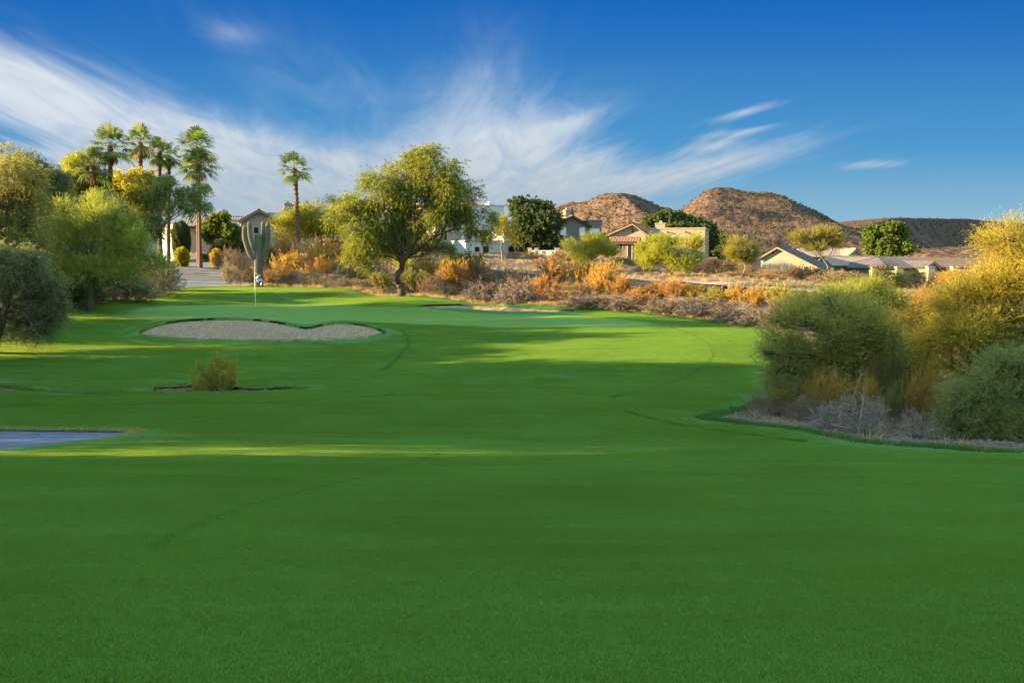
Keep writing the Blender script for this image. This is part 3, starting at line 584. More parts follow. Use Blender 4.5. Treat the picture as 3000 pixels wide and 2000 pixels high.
tree('ficus_tree', 131, [(1225,590),(1225,560),(1224,540)], [(1200,482,28,20),(1240,480,32,22),(1262,500,22,22),(1205,520,34,28),(1245,525,34,30),(1225,558,38,24),(1195,552,20,22)],
 'big dark dense tree between the white and grey houses', 'tree', 'broad', (.085,.115,.03), n=6500, seed=32, r0=.25, group='trees beside the houses', clump=.42)
tree('ficus_tree', 165, [(1560,600),(1560,570),(1560,550)], [(1520,508,36,18),(1560,503,40,16),(1600,520,32,20),(1625,545,20,24),(1500,525,24,16),(1560,535,60,22),(1630,575,22,18)],
 'broad dark green dome of a tree rising behind the cream house', 'tree', 'broad', (.10,.13,.025), n=7500, seed=33, r0=.3, group='trees beside the houses', clump=.42)
tree('ficus_tree', 150, [(2034,600),(2034,580),(2034,570)], [(2010,535,22,18),(2045,530,26,16),(2062,555,20,22),(2010,562,22,22),(2038,570,34,20)],
 'round bright green tree alone above the tiled roofs at right', 'tree', 'broad', (.14,.19,.02), n=5500, seed=34, r0=.25, group='trees beside the houses', clump=.42)
tree('citrus_tree', 150, [(1675,600),(1675,575),(1675,565)], [(1675,552,18,13),(1690,572,22,15),(1660,578,18,14),(1712,575,14,16)],
 'small round green tree right of the cream house', 'tree', 'broad', (.10,.13,.02), n=2500, seed=35, r0=.12, group='trees beside the houses')
tree('palo_verde_tree', 108, [(1358,612),(1357,600),(1360,590)], [(1325,572,24,17),(1360,558,28,16),(1395,568,24,16),(1375,588,34,12),(1335,590,24,10),(1415,580,12,12)],
 'spreading yellow palo verde on the mound before the grey house', 'tree', 'whip', (.46,.42,.035), n=3600, seed=36, r0=.11, bark=(.22,.22,.10), group='palo verdes near the houses', leafk=.75)
tree('palo_verde_tree', 86, [(1552,656),(1545,640),(1540,622)], [(1485,580,26,20),(1530,562,34,18),(1575,570,28,20),(1500,605,28,16),(1550,598,36,20),(1590,600,20,20),(1515,585,30,18)],
 'yellow palo verde with forked dark trunk beside the road', 'tree', 'whip', (.40,.38,.03), n=4800, seed=37, r0=.12, bark=(.13,.08,.06), group='palo verdes near the houses', leafk=.9)
tree('palo_verde_tree', 112, [(1154,588),(1151,570),(1152,555)], [(1145,520,14,14),(1170,518,14,18),(1150,538,16,12),(1180,540,10,12)],
 'slender young palo verde before the white house terrace', 'tree', 'fluffy', (.32,.28,.03), n=550, seed=38, r0=.07, bark=(.26,.24,.14), group='palo verdes near the houses')
tree('palo_verde_tree', 92, [(1703,640),(1712,615),(1708,600)], [(1700,570,18,14),(1725,588,20,14),(1690,590,16,14),(1712,600,20,10)],
 'thin wispy palo verde between the cream house and the gable', 'tree', 'whip', (.33,.28,.05), n=1700, seed=39, r0=.07, bark=(.36,.30,.2), group='palo verdes near the houses')
tree('palo_verde_tree', 96, [(1905,655),(1900,610),(1885,590)], [(1850,548,26,13),(1890,545,28,14),(1925,555,20,13),(1870,568,30,12),(1835,560,14,10)],
 'tall wispy palo verde in front of the cream gable house', 'tree', 'whip', (.30,.25,.05), n=2000, seed=40, r0=.09, bark=(.24,.2,.12), group='palo verdes near the houses')
tree('palo_verde_tree', 72, [(2092,690),(2088,660),(2095,640)], [(2020,632,22,12),(2060,640,22,12),(2105,642,18,12),(2035,655,26,12)],
 'pale-stemmed palo verde beside the road at the right', 'tree', 'whip', (.33,.26,.03), n=1300, seed=41, r0=.09, bark=(.40,.36,.15), group='palo verdes near the houses', leafk=.8)
tree('bare_tree', 60, [(2330,700),(2325,620),(2322,590)], [(2295,545,22,18),(2315,535,20,20),(2335,550,20,18)],
 'bare grey branches of a leafless tree at the far right', 'tree', 'whip', (.25,.19,.13), n=40, seed=42, r0=.12, bark=(.33,.25,.2), group='trees at the right edge')
GR = 'palo verdes at the right edge'
tree('palo_verde_tree', 28.5, [(1960,965),(1965,900),(1975,840)],
 [(1800,790,50,45),(1830,840,55,48),(1850,745,55,40),(1900,710,50,35),(1950,700,50,32),(1890,780,60,48),(1960,770,55,48),(2030,770,50,50),(1930,840,60,45),(2010,850,55,48),(2080,830,52,50),(1850,885,46,30),(2120,870,42,36),(1790,850,34,26),(1900,890,40,24),(1970,880,44,26),(2050,890,40,26),(1765,815,18,14),(1800,735,24,18),(1850,700,24,16)],
 'large soft grey-green palo verde overhanging the grass at right', 'tree', 'fluffy', (.46,.40,.08), n=14500, seed=43, r0=.13, bark=(.06,.06,.04), group=GR, leafk=.75, clump=.33)
tree('palo_verde_tree', 38, [(1960,820),(1965,760),(1960,720)],
 [(1900,690,40,26),(1950,678,45,24),(2000,685,40,28),(1930,710,50,24),(2040,700,40,26)],
 'lime-tinted palo verde peeking up behind the large soft one', 'tree', 'fluffy', (.33,.34,.03), n=5500, seed=44, r0=.1, bark=(.09,.09,.05), group=GR, leafk=.7)
tree('palo_verde_tree', 25, [(2290,960),(2280,860),(2270,780)],
 [(2230,700,60,50),(2290,660,60,48),(2350,640,60,60),(2200,770,55,48),(2270,780,60,55),(2350,760,60,60),(2210,840,48,40),(2290,850,58,40),(2340,560,50,45),(2370,860,60,50),(2160,790,35,35)],
 'tall golden palo verde glowing at the right edge', 'tree', 'fluffy', (.44,.34,.03), n=14000, seed=45, r0=.16, bark=(.09,.075,.04), group=GR, leafk=.75, clump=.33)
tree('palo_verde_tree', 40, [(2180,820),(2185,740),(2190,690)],
 [(2140,705,45,32),(2190,690,42,28),(2110,730,45,34),(2240,672,38,26),(2060,740,40,32),(2160,750,45,34)],
 'orange-gold palo verde between the soft green one and the road', 'tree', 'fluffy', (.42,.26,.05), n=7500, seed=46, r0=.13, bark=(.11,.07,.04), group=GR, leafk=.75)
tree('palo_verde_tree', 50, [(2300,720),(2300,640),(2300,620)],
 [(2280,636,30,22),(2320,600,40,30),(2350,570,36,34),(2290,650,45,30),(2350,620,40,36)],
 'rust-orange tree behind the tall golden palo verde', 'tree', 'fluffy', (.36,.20,.03), n=4500, seed=47, r0=.13, bark=(.12,.08,.05), group=GR)
tree('palo_verde_tree', 21.5, [(2290,1030),(2290,990),(2290,960)],
 [(2215,915,30,30),(2265,885,34,28),(2310,850,34,28),(2345,900,46,38),(2200,985,26,26),(2265,965,42,34),(2345,990,50,30),(2400,950,50,60),(2240,1005,30,16),(2190,945,20,20),(2350,830,30,26)],
 'low dark green palo verde in shade at the lower right edge', 'tree', 'fluffy', (.32,.33,.09), n=8500, seed=48, r0=.09, bark=(.07,.06,.05), group=GR, leafk=.65, clump=.34)
# broad trees on the rise beyond the left edge: they throw the long evening shadows across the fairway
for i, (x, y, h_) in enumerate([(-21,-14,8.5),(-22,-7,8.8),(-21,0,8.6),(-22,6.5,8.8),(-23,12.1,9.2),(-23,21.6,9.4),(-24,27,9.2),(-26,31,8.8),(-33,-2,9),(-34,9,9.5),(-34,24,9.5),(-28,36,5.6),(-36,47,7.6),(-38,56,7.2)]):
    k = KD*y if y > 5 else 1
    st = STY['mesquite']; r = RN(300+i); gz = H(x, y)
    if i == 0:
        root = empty('mesquite_tree', (x, y, gz), 0, 'broad mesquite standing beyond the left edge of the view', 'tree', 'mesquites beyond the left edge')
        tb = MB(); tb.tube([(0,0,-.2),(.2,0,1.2),(0,.2,2.4)], [.35,.28,.22], 8); P = []; D = []
        for a in range(24):
            c = np.array([r.uniform(-3.2,3.2), r.uniform(-4.2,4.2), r.uniform(.30,.9)*7]); tb.tube(curve((0,.2,2.), c, r, .08, 5), np.linspace(.12,.02,5), 5)
            q = c+r.normal(0, .62, (260, 3)); P.append(q); D.append(q-c)
        V, q, ti = sprigs(np.concatenate(P), np.concatenate(D), .6, 12, .24, .07, .5, .5, r); a = tb.obj('trunk', M['bark'], root, True); a.color = (.1,.07,.05,1)
        b = mesh('crown', V, [q], M['leaf'], root, {'tint': ('FACE', ti)}); b.color = (.12,.14,.04,1); proto = (root, a, b)
    else:
        rt_ = proto[0].copy(); C.objects.link(rt_); rt_.location = (x, y, gz); rt_.rotation_euler.z = i*1.3; rt_.scale = (1,1,h_/7)
        for o in proto[1:]: c = o.copy(); C.objects.link(c); c.parent = rt_
# ------------------------------------------------------------------ palms
palm(213, 380, 600, 86, 51, 'short fan palm at the left of the palm group, standing lowest', 30, 1.75)
palm(253, 335, 600, 88, 52, 'fan palm with drooping crown beside the shortest one', 32, 2.0)
palm(322, 328, 600, 94, 53, 'fan palm third from the left, crown clear of the trees', 30, 1.85)
palm(366, 350, 600, 96, 54, 'fan palm behind the open-branched tree, slightly left of its twin', 26, 1.6)
palm(387, 358, 600, 97, 55, 'fan palm crowded against its left twin above the open-branched tree', 26, 1.45)
palm(452, 338, 574, 103, 56, 'tallest fan palm of all, just behind a lower one', 34, 2.25, lean=4)
palm(456, 378, 597, 97, 57, 'fan palm with a bare slim trunk standing in front of the tallest', 30, 1.95, lean=4, tr=.17)
palm(676, 388, 560, 92, 58, 'lone fan palm with curved trunk between house and mesquite', 24, 1.75, lean=7, bend=.15, skirt=False)
# ------------------------------------------------------------------ bushes
L_ = 'scrub along the left path'
for b in [
 (345,585,100,68,'round','sage','pale sage bush right of the wide palo verde',L_),(355,622,95,66,'dome','tan','dry tan twiggy bush where the path meets the left scrub',L_),
 (270,618,130,62,'round','sage','shaded grey bush under the right side of the wide palo verde',L_),(160,620,130,58,'round','green','dark leafy bush under the left side of the wide palo verde',L_),
 (215,655,90,60,'dome','brown','low brown thicket at the foot of the wide palo verde trunk',L_),(310,645,90,62,'dome','grey','grey dry brush between the wide palo verde and the path',L_),
 (378,635,50,70,'dome','tan','small dry clump touching the left side of the path',L_),(120,660,90,56,'round','dark','dark shaded bush beside the drooping mesquite',L_)]:
    bush(*b[:7], group=b[7])
B1 = 'desert bushes beyond the green'
bl = [
 (525,572,50,98,'dome','brown','small brown clipped-looking bush right of the path bend'),(556,585,70,90,'dome','grey','grey-brown bush just left of the saguaro'),(530,615,60,80,'dome','grey','low grey brush beside the path, lower left of the saguaro'),
 (568,622,34,76,'dome','orange','small orange tuft at the left foot of the saguaro'),(622,617,60,76,'dome','orange','low orange bush at the right foot of the saguaro'),(625,570,60,92,'round','dark','dark green bush directly behind the saguaro'),
 (655,556,80,90,'upright','orange','orange bush at the base of the lone fan palm, left side'),(700,566,80,88,'upright','pink','pinkish bush right of the lone palm trunk'),(745,566,90,86,'upright','gold','golden bush before the small brown roof'),
 (800,575,90,85,'upright','orange','orange bush under the left side of the big mesquite crown'),(660,592,90,82,'upright','gold','golden bush in the middle of the left thicket'),(730,600,100,80,'upright','orange','wide orange bush below the small brown roof'),
 (795,610,100,79,'dome','rust','rusty bush left of the big mesquite trunk'),(850,600,90,80,'dome','rust','rusty brown bush nearest the big mesquite trunk, left side'),(690,625,90,77,'dome','pink','pink dry bush near the grass, right of the saguaro'),
 (745,632,90,75,'dome','grey','grey dry bush at the grass edge below the left thicket'),(645,632,60,77,'dome','tan','tan dry clump near the grass beside the saguaro'),(810,642,90,73.5,'dome','grey','grey twiggy bush at the grass edge left of the mesquite'),(878,632,80,72,'upright','olive','olive bush beside the mesquite trunk base, left'),
 (935,592,70,82,'upright','yellow','yellow bush seen just right of the mesquite trunk'),(985,598,80,79,'upright','gold','golden bush under the right boughs of the mesquite'),(960,624,90,73,'round','olive','low olive bush behind the mesquite trunk'),(1000,640,70,69,'dome','brown','brown dry bush right of the mesquite foot'),
 (1075,583,66,95,'round','green','rounded green bush below the white house'),(1030,602,60,86,'upright','gold','golden bush left of the rounded green bush'),
 (1040,620,90,70,'upright','gold','golden bush at the grass edge right of the mesquite'),(1090,620,100,69,'upright','rust','rusty bush second along the grass edge from the mesquite'),(1140,630,90,68,'dome','rust','reddish brown bush in front of the road bend'),(1195,634,80,67,'dome','rust','dark reddish bush left of the big orange one'),
 (1280,614,110,67.5,'upright','orange','tallest orange bush on the far side of the grass'),(1340,622,90,67,'upright','gold','golden bush immediately right of the tallest orange one'),(1255,650,90,63.5,'upright','orange','orange bush in front of the tallest orange one, left'),(1320,655,100,62.5,'dome','orange','low orange bush before the tallest one, right'),
 (1385,628,90,63.5,'upright','gold','golden bush below the yellow palo verde on the mound'),(1425,650,80,61.5,'upright','orange','orange bush mid way along the grass edge'),(1462,665,70,61,'upright','orange','orange bush left of the forked palo verde foot'),(1500,662,80,61,'upright','orange','orange bush just left below the forked palo verde'),
 (1548,655,90,60,'upright','orange','orange bush directly below the forked palo verde'),(1595,664,80,59.5,'upright','gold','golden bush just right below the forked palo verde'),(1640,672,80,58.5,'upright','yellow','yellow bush by the road, left of a golden pair'),(1690,668,80,58,'upright','gold','golden bush by the road, first of a pair'),
 (1735,672,80,57,'upright','gold','golden bush by the road, second of a pair'),(1785,670,80,56,'upright','yellow','yellow bush by the road left of the soft palo verde'),(1830,678,80,54,'upright','olive','olive bush half hidden by the soft palo verde'),(1790,705,70,50,'dome','brown','brown shaded bush at the right end of the grass edge'),
 (1480,680,90,58,'upright','rust','low rusty bush at the grass edge among dead brush'),(1570,690,80,56.5,'dome','rust','low rusty bush above the arching dead brush'),(1690,700,70,54.5,'dome','brown','low brown bush between two dead brush piles'),(1390,680,80,60.,'dome','pink','low pinkish bush in front of the golden one'),
 (1650,598,100,100,'dome','rust','rusty hedge-like bush by the low block wall'),(1600,612,50,98,'dome','brown','brown bush right of the forked palo verde crown'),(1735,612,70,92,'dome','brown','dark dry bush left of the cream gable'),(1780,618,70,90,'dome','pink','pinkish bush below the cream gable'),
 (1832,612,60,90,'round','brown','dark prickly bush at the right of the cream gable wall'),(1770,636,80,84,'dome','orange','orange mound of brush beside the far side of the road'),(1870,618,70,86,'round','brown','brown bush between cream gable and tall wispy palo verde'),
 (1925,622,90,80,'dome','olive','olive brush at the foot of the tall wispy palo verde'),(1975,640,80,76,'upright','olive','olive bush across the road below the tiled roofs'),(2060,640,90,74,'round','olive','dark olive bush before the garden fence'),(2130,638,80,70,'dome','rust','rusty bush below the fence pillars'),
 (2185,628,90,66,'upright','gold','golden bush right of the fence pillars'),(2230,640,90,60,'upright','orange','orange bush crowding the right end of the fence'),(1690,628,70,90,'dome','orange','low orange brush along the far side of the road'),
 (1226,577,34,118,'dome','orange','small orange bush at the top of the mound'),(1290,574,44,116,'dome','orange','rounded orange bush on the mound before the low white wall'),(1180,580,34,118,'dome','tan','tan tuft near the white terrace wall'),(1430,592,60,112,'round','green','green bush right of the yellow palo verde on the mound'),
 (1455,600,40,108,'dome','pink','pinkish clump right of the mound'),(1400,604,60,106,'dome','brown','brown brush under the yellow palo verde on the mound'),(1310,595,60,116,'dome','brown','dry brown brush on the crest of the mound'),
 (470,583,30,108,'round','dark','dark low shrub behind the palm trunk by the path'),(1485,612,50,100,'dome','brown','brown brush behind the forked palo verde, left'),(1020,660,50,67.5,'dome','grey','grey twiggy clump at the grass edge near the mesquite')]
for b in bl: bush(*b, group=B1)
DB = 'piles of dead brush'
for b in [(1180,662,80,64,'grey dead brush pile left of the big orange bushes'),(1105,664,70,66,'pale dead branches at the grass edge below the rounded green bush'),(1350,686,110,60,'grey dead brush in front of the orange bushes'),(1440,698,80,58,'grey dead brush mid way along the grass edge'),
 (1535,704,80,56.3,'dark dead brush heap below the forked palo verde'),(1625,698,90,55.,'arching pale dead branches, largest of the dead brush piles by the grass'),(1688,713,80,53,'dark dead brush right of the arching pale branches'),(1745,720,90,51.5,'dead brush heap at the right end of the grass edge')]:
    bush(b[0], b[1], b[2], b[3], 'dead', 'grey', b[4], 'dead_brush', 'dead brush', DB, bark=(.27,.21,.17))
G2 = 'undergrowth below the right palo verdes'
for b in [(2110,770,130,28,'upright','gold','tall golden bush filling the gap between the soft and golden palo verdes'),(2060,815,120,27,'upright','olive','olive bush low in the gap between the two large palo verdes'),(1790,905,80,26.8,'upright','yellow','yellow-green bush at the left edge of the right-hand thicket'),
 (1800,880,110,27,'upright','olive','olive undergrowth at the left foot of the soft palo verde'),(1750,915,90,26.5,'dome','brown','dark brush at the tip of the bare ground'),(1900,870,120,25.5,'upright','gold','wide golden undergrowth below the soft palo verde trunk'),
 (1980,880,100,25.5,'upright','gold','golden undergrowth above the blue-grey dead branches'),(2120,862,90,23.5,'upright','gold','upright bush with golden spikes above the dead branches'),(2060,900,90,24,'upright','olive','olive undergrowth between two dead branch heaps'),
 (1850,925,90,25.5,'dome','brown','low brown brush on the bare ground under the soft palo verde'),(2160,900,70,23,'upright','orange','orange bush against the dark low palo verde')]:
    bush(*b, group=G2, fine=True)
for b in [(1985,915,130,23,'heap of bare blue-grey dead branches on the dirt at right'),(2110,955,100,21.8,'smaller heap of dead branches beside the dark low palo verde'),(1900,945,90,24,'thin dead branches at the left of the dead heap')]:
    bush(b[0], b[1], b[2], b[3], 'dead', 'grey', b[4], 'dead_brush', 'dead brush', DB, True, (.42,.33,.27))
bush(503,827,150,33.2,'round','yellow','lone creosote bush growing in the ditch that crosses the fairway', 'creosote_bush', 'bush', None, True)
# clipped shrubs
def clipped(Dx, top, bot, wD, Y, col, label, squash=2.4, cone=0):
    p = pt(Dx, top, Y); b = pt(Dx, bot, Y); gz = H(p[0], Y); h = p[2]-gz; w_ = wD*KD*Y/2; r = RN(int(Dx)); n_ = int(2600*max(1, h*w_*1.2))
    root = empty('clipped_shrub', (p[0], Y, gz), 0, label, 'shrub', 'clipped shrubs along the path')
    q = unit(r.normal(0, 1, (n_, 3))); e = squash; q = q/(np.abs(q)**e).sum(1, keepdims=True)**(1/e); q *= r.uniform(.84, 1.05, (n_, 1))*(1+.05*np.sin(q[:,:1]*9+q[:,2:]*7))
    sc = 1-cone*(1-(q[:,2]+1)/2); P = q*np.array([w_, w_, h/2])+[0, 0, h/2]; P[:,:2] *= sc[:,None]
    V, f, ti = sprigs(P, q+r.normal(0, .4, q.shape), .12, 5, .11, .065, .0, .6, r); l = mesh('foliage', V, [f], M['leaf'], root, {'tint': ('FACE', ti)}); l.color = (*col, 1)
    s = MB(); s.tube([(0,0,-.1),(0,0,h*.6)], .05, 6)
    for a in range(8): s.tube([(0,0,.05),(w_*.6*cos(a*.8),w_*.6*sin(a*.8),h*.6)], .02, 4)
    s = s.obj('branches', M['bark'], root); s.color = (.12,.08,.05,1)
clipped(417,571,598,27,98,(.42,.36,.01),'bright yellow ball-clipped shrub left of the palm trunk by the path')
clipped(498,574,597,24,100,(.50,.33,.02),'golden ball-clipped shrub right of the palm trunk by the path')
clipped(415,512,565,42,108,(.085,.11,.03),'tall dark clipped shrub widening upward beside the left garden wall', cone=.35)
clipped(524,552,568,70,118,(.06,.075,.03),'low dark clipped hedge before the far left house', 4)
# ------------------------------------------------------------------ saguaro
def saguaro():
    Y = 74.; g = pt(594, 655, Y); gz = H(g[0], Y); base = np.array([g[0], Y, gz]); root = empty('saguaro_cactus', base, 0, 'tall saguaro with many upraised arms standing behind the flag', 'cactus')
    def rib(P, r, nm, k=14, par=None, cap=True):
        P = np.array(P, float); m = max(14, len(P)*5); t = np.linspace(0, len(P)-1, m); Q = np.stack([np.interp(t, range(len(P)), P[:,i]) for i in range(3)], 1)
        for _ in range(2): Q[1:-1] = (Q[:-2]+Q[1:-1]*2+Q[2:])/4
        T_ = unit(np.gradient(Q, axis=0)); rr = np.interp(t, range(len(P)), r)
        s = np.r_[0, np.cumsum(np.linalg.norm(np.diff(Q, axis=0), axis=1))]; e = s[-1]-s
        rr = rr*np.sqrt(np.clip(1-np.clip(1-e/.18, 0, 1)**2, .0025, 1)); U = unit(np.cross(T_, [0, 1, .02])); Wv = np.cross(T_, U); n_ = k*4; a = np.arange(n_)/n_*2*pi
        f = 1+.10*np.cos(a*k); V = Q[:,None]+(rr[:,None]*f[None])[...,None]*(U[:,None]*np.cos(a)[None,:,None]+Wv[:,None]*np.sin(a)[None,:,None])
        i = np.arange(m-1)[:,None]*n_; j = np.arange(n_)[None]; j2 = (j+1) % n_
        return mesh(nm, V.reshape(-1, 3)-base, [np.stack([i+j, i+j2, i+n_+j2, i+n_+j], -1).reshape(-1, 4)], M['saguaro'], root, None, True)
    p = lambda a, b, d=0: pt(a, b, Y)+np.array([0, d, 0])
    bt = p(594, 655); bt[2] = gz-.2
    # woody lower trunk and green upper column
    rib([bt, p(594,620), p(594,592), p(594,565), p(594,535)], [.31,.29,.265,.265,.25], 'stem', 18)
    A = 'arm'
    rib([p(592,596), p(578,590,-.1), p(570,570,-.15), p(563,545,-.15), p(563,516,-.15)], [.15,.17,.185,.185,.16], A)
    rib([p(592,578), p(582,565,-.3), p(577,545,-.3), p(575,520,-.3), p(575,509,-.3)], [.12,.14,.15,.15,.13], A)
    rib([p(597,594), p(606,584), p(613,565), p(616,540), p(615,509)], [.15,.16,.16,.16,.14], A)
    rib([p(597,575), p(602,560,.25), p(603,540,.25), p(602,506,.25)], [.14,.15,.15,.14], A)
def b_sag(T, p):
    a = T.noise(1.2, 4, .6, p); z = T.n('ShaderNodeSeparateXYZ', {0: p}).outputs[2]; k = T.m('ADD', T.ramp(z, 2.7, 1.7), T.m('MULTIPLY', a, .3))
    c = T.mix(a, (.125,.11,.075), (.17,.155,.11)); n_ = T.noise(7, 5, .7, p); return T.mix(T.m('MULTIPLY', T.m('SUBTRACT', k, .25), .9, clamp=True), c, T.mix(T.ramp(n_, .35, .65), (.09,.07,.055), (.20,.165,.135))), (n_, .4, .03)
M['saguaro'] = surf('saguaro_skin', b_sag)
saguaro()
# ------------------------------------------------------------------ houses
class House:
    """everything in metres, x to the right and z up from the ground, front face at y = 0"""
    def __init__(s, Dx, Y, rot, label, name='house'):
        p = pt(Dx, 600, Y); s.Y = Y; s.x0 = p[0]; s.gz = min(H(p[0], Y), H(p[0]+4, Y), H(p[0]-4, Y)); s.k = KD*Y; s.D0 = Dx; s.cr = cos(R(rot))
        s.root = empty(name, (p[0], Y, s.gz), R(rot), label, 'house')
    def X(s, Dx): return (Dx-s.D0)*s.k/s.cr
    def Z(s, Dy): return pt(s.D0, Dy, s.Y)[2]-s.gz
    def par(s, nm, mb, mat, par=None): return mb.obj(nm, M[mat], par or s.root)
    def box(s, D0, D1, top, y0, dep, mat, nm='wall', cap=True, bot=None):
        x0, x1, z = s.X(D0), s.X(D1), s.Z(top); b = MB(); b.box(x0, x1, y0, y0+dep, -.5 if bot is None else s.Z(bot), z); o = s.par(nm, b, mat)
        if cap: c = MB(); c.box(x0-.08, x1+.08, y0-.08, y0+dep+.08, z, z+.16); s.par('coping', c, 'trim' if mat == 'white_stucco' else mat, o)
        return o
    def tiles(s, A, B, C_, nm, mat, T_=.045, per=.34):
        """corrugated slope: A-B along the ridge side, C_ = vector down the slope"""
        A, B, C_ = map(lambda q: np.array(q, float), (A, B, C_)); L = np.linalg.norm(B-A); W_ = np.linalg.norm(C_); n = max(8, int(L/per*6)); m = max(3, int(W_/.4)*2)
        u = np.linspace(0, 1, n); v = np.linspace(0, 1, m); N = unit(np.cross(B-A, C_)); N = N if N[2] > 0 else -N
        hgt = (T_*np.abs(np.cos(u*L/per*pi)))[None]+(.03*((np.arange(m) % 2)))[:,None]
        P = A+(B-A)*u[None,:,None]+C_*v[:,None,None]+N*hgt[...,None]; i = np.arange(m-1)[:,None]*n; j = np.arange(n-1)[None]
        F_ = np.stack([i+j, i+j+1, i+n+j+1, i+n+j], -1).reshape(-1, 4); b = MB(); b.add(P.reshape(-1, 3), F_)
        Q = np.array([A, B, B+C_, A+C_]); b.add(np.r_[Q-N*.02, Q-N*.16], [(0,1,2,3),(4,5,6,7),(0,1,5,4),(1,2,6,5),(2,3,7,6),(3,0,4,7)]); return s.par(nm, b, mat)
    def gable(s, D0, D1, eave, ridge, Dr, y0, dep, wall, roof, over=.35, eaveR=None):
        """gable end faces the viewer, ridge runs away"""
        x0, x1, xr = s.X(D0), s.X(D1), s.X(Dr); ze, zr = s.Z(eave), s.Z(ridge); z2 = s.Z(eaveR) if eaveR else ze; b = MB()
        V = [(x0,y0,-.5),(x1,y0,-.5),(x1,y0,z2),(xr,y0,zr),(x0,y0,ze)]; V += [(x, y0+dep, z) for x, _, z in V]
        m_ = bpy.data.meshes.new('wall'); m_.from_pydata(V, [], [(0,1,2,3,4),(9,8,7,6,5),(0,5,6,1),(1,6,7,2),(4,9,5,0)]); m_.materials.append(M[wall]); o = bpy.data.objects.new('wall', m_); C.objects.link(o); o.parent = s.root
        for (xe, z_) in ((x0, ze), (x1, z2)):
            d = np.array([xe-xr, 0, z_-zr]); d = d*(1+over/np.linalg.norm(d)); a = np.array([xr, y0-over, zr+.14]); s.tiles(a, a+[0, dep+over*2, 0], d, 'roof', roof)
            f = MB(); q = [a+[0,-.03,-.03], a+[0,-.03,-.22], a+d+[0,-.03,-.22], a+d+[0,-.03,-.03]]; q += [p+np.array([0,.06,0]) for p in q]; f.add(q, [(0,1,2,3),(7,6,5,4),(0,4,5,1),(1,5,6,2),(2,6,7,3),(3,7,4,0)]); s.par('fascia_board', f, 'white_stucco' if wall == 'white_stucco' else 'tan_stucco' if wall != 'grey_stucco' else 'fascia')
        c = MB(); c.tube([(xr, y0-over-.02, zr+.17), (xr, y0+dep+over, zr+.17)], .10, 8); s.par('ridge_tiles', c, roof); return o
    def side(s, D0, D1, eave, ridge, y0, dep, wall, roof, over=.4, hip=0, bot=None):
        """ridge runs left-right, the slope faces the viewer"""
        x0, x1, ze, zr = s.X(D0), s.X(D1), s.Z(eave), s.Z(ridge); b = MB(); b.box(x0, x1, y0, y0+dep, -.5, ze); o = s.par('wall', b, wall)
        ym_ = y0+dep/2
        for xg in (() if hip else (x0, x1)): g = MB(); g.add([(xg,y0,ze),(xg,y0+dep,ze),(xg,ym_,zr)], t=[(0,1,2)]); s.par('gable_wall', g, wall)
        a = np.array([x0-over, ym_, zr+.12]); e = np.array([x1+over, ym_, zr+.12]); d = np.array([0, -(dep/2+over), (ze-zr)*(1+over/(dep/2))])
        if hip:
            for sg in (1, -1):
                g = MB(); P = np.array([(x0-over, ym_-sg*(dep/2+over), ze-.1), (x1+over, ym_-sg*(dep/2+over), ze-.1), (x1-hip, ym_, zr+.1), (x0+hip, ym_, zr+.1)])
                n = 80; u = np.linspace(0, 1, n)[None,:,None]; v = np.linspace(0, 1, 9)[:,None,None]; G = (P[3]+(P[2]-P[3])*u)*(1-v)+(P[0]+(P[1]-P[0])*u)*v; G = G.copy(); G[...,2] += .045*np.abs(np.cos(np.linspace(0, 1, n)*(x1-x0)/.34*pi))[None]
                i = np.arange(8)[:,None]*n; j = np.arange(n-1)[None]; g.add(G.reshape(-1, 3), np.stack([i+j, i+j+1, i+n+j+1, i+n+j], -1).reshape(-1, 4)); s.par('roof', g, roof)
            for xe, xi in ((x0-over, x0+hip), (x1+over, x1-hip)):
                g = MB(); g.add([(xe, y0-over, ze-.1), (xe, y0+dep+over, ze-.1), (xi, ym_, zr+.1)], t=[(0,1,2)]); s.par('roof', g, roof)
            f = MB(); f.box(x0-over, x1+over, y0-over, y0+dep+over, ze-.26, ze-.1); s.par('fascia_board', f, 'fascia')
        else:
            s.tiles(a, e, d, 'roof', roof); s.tiles(a, e, d*[1,-1,1], 'roof', roof)
            f = MB(); q = a+d; f.box(x0-over, x1+over, q[1]-.05, q[1]+.02, q[2]-.26, q[2]-.03); s.par('fascia_board', f, 'fascia')
            c = MB(); c.tube([a+[0,0,.06], e+[0,0,.06]], .1, 8); s.par('ridge_tiles', c, roof)
        return o
    def win(s, D0, D1, top, bot, y0, pane='blind', frame='trim', mull=1):
        x0, x1, z0, z1 = s.X(D0), s.X(D1), s.Z(bot), s.Z(top); f = MB(); w_ = .09
        for q in ((x0-w_,x1+w_,z0-w_,z0),(x0-w_,x1+w_,z1,z1+w_),(x0-w_,x0,z0,z1),(x1,x1+w_,z0,z1)): f.box(q[0], q[1], y0-.06, y0+.05, q[2], q[3])
        for i in range(mull): xm = x0+(x1-x0)*(i+1)/(mull+1); f.box(xm-.025, xm+.025, y0-.045, y0+.03, z0, z1)
        f.box(x0-w_*1.6, x1+w_*1.6, y0-.12, y0+.02, z0-w_-.06, z0-w_+.002) if False else None
        fr = s.par('window', f, frame); g = MB(); g.box(x0, x1, y0-.012, y0+.01, z0, z1); s.par('pane', g, pane, fr); return fr
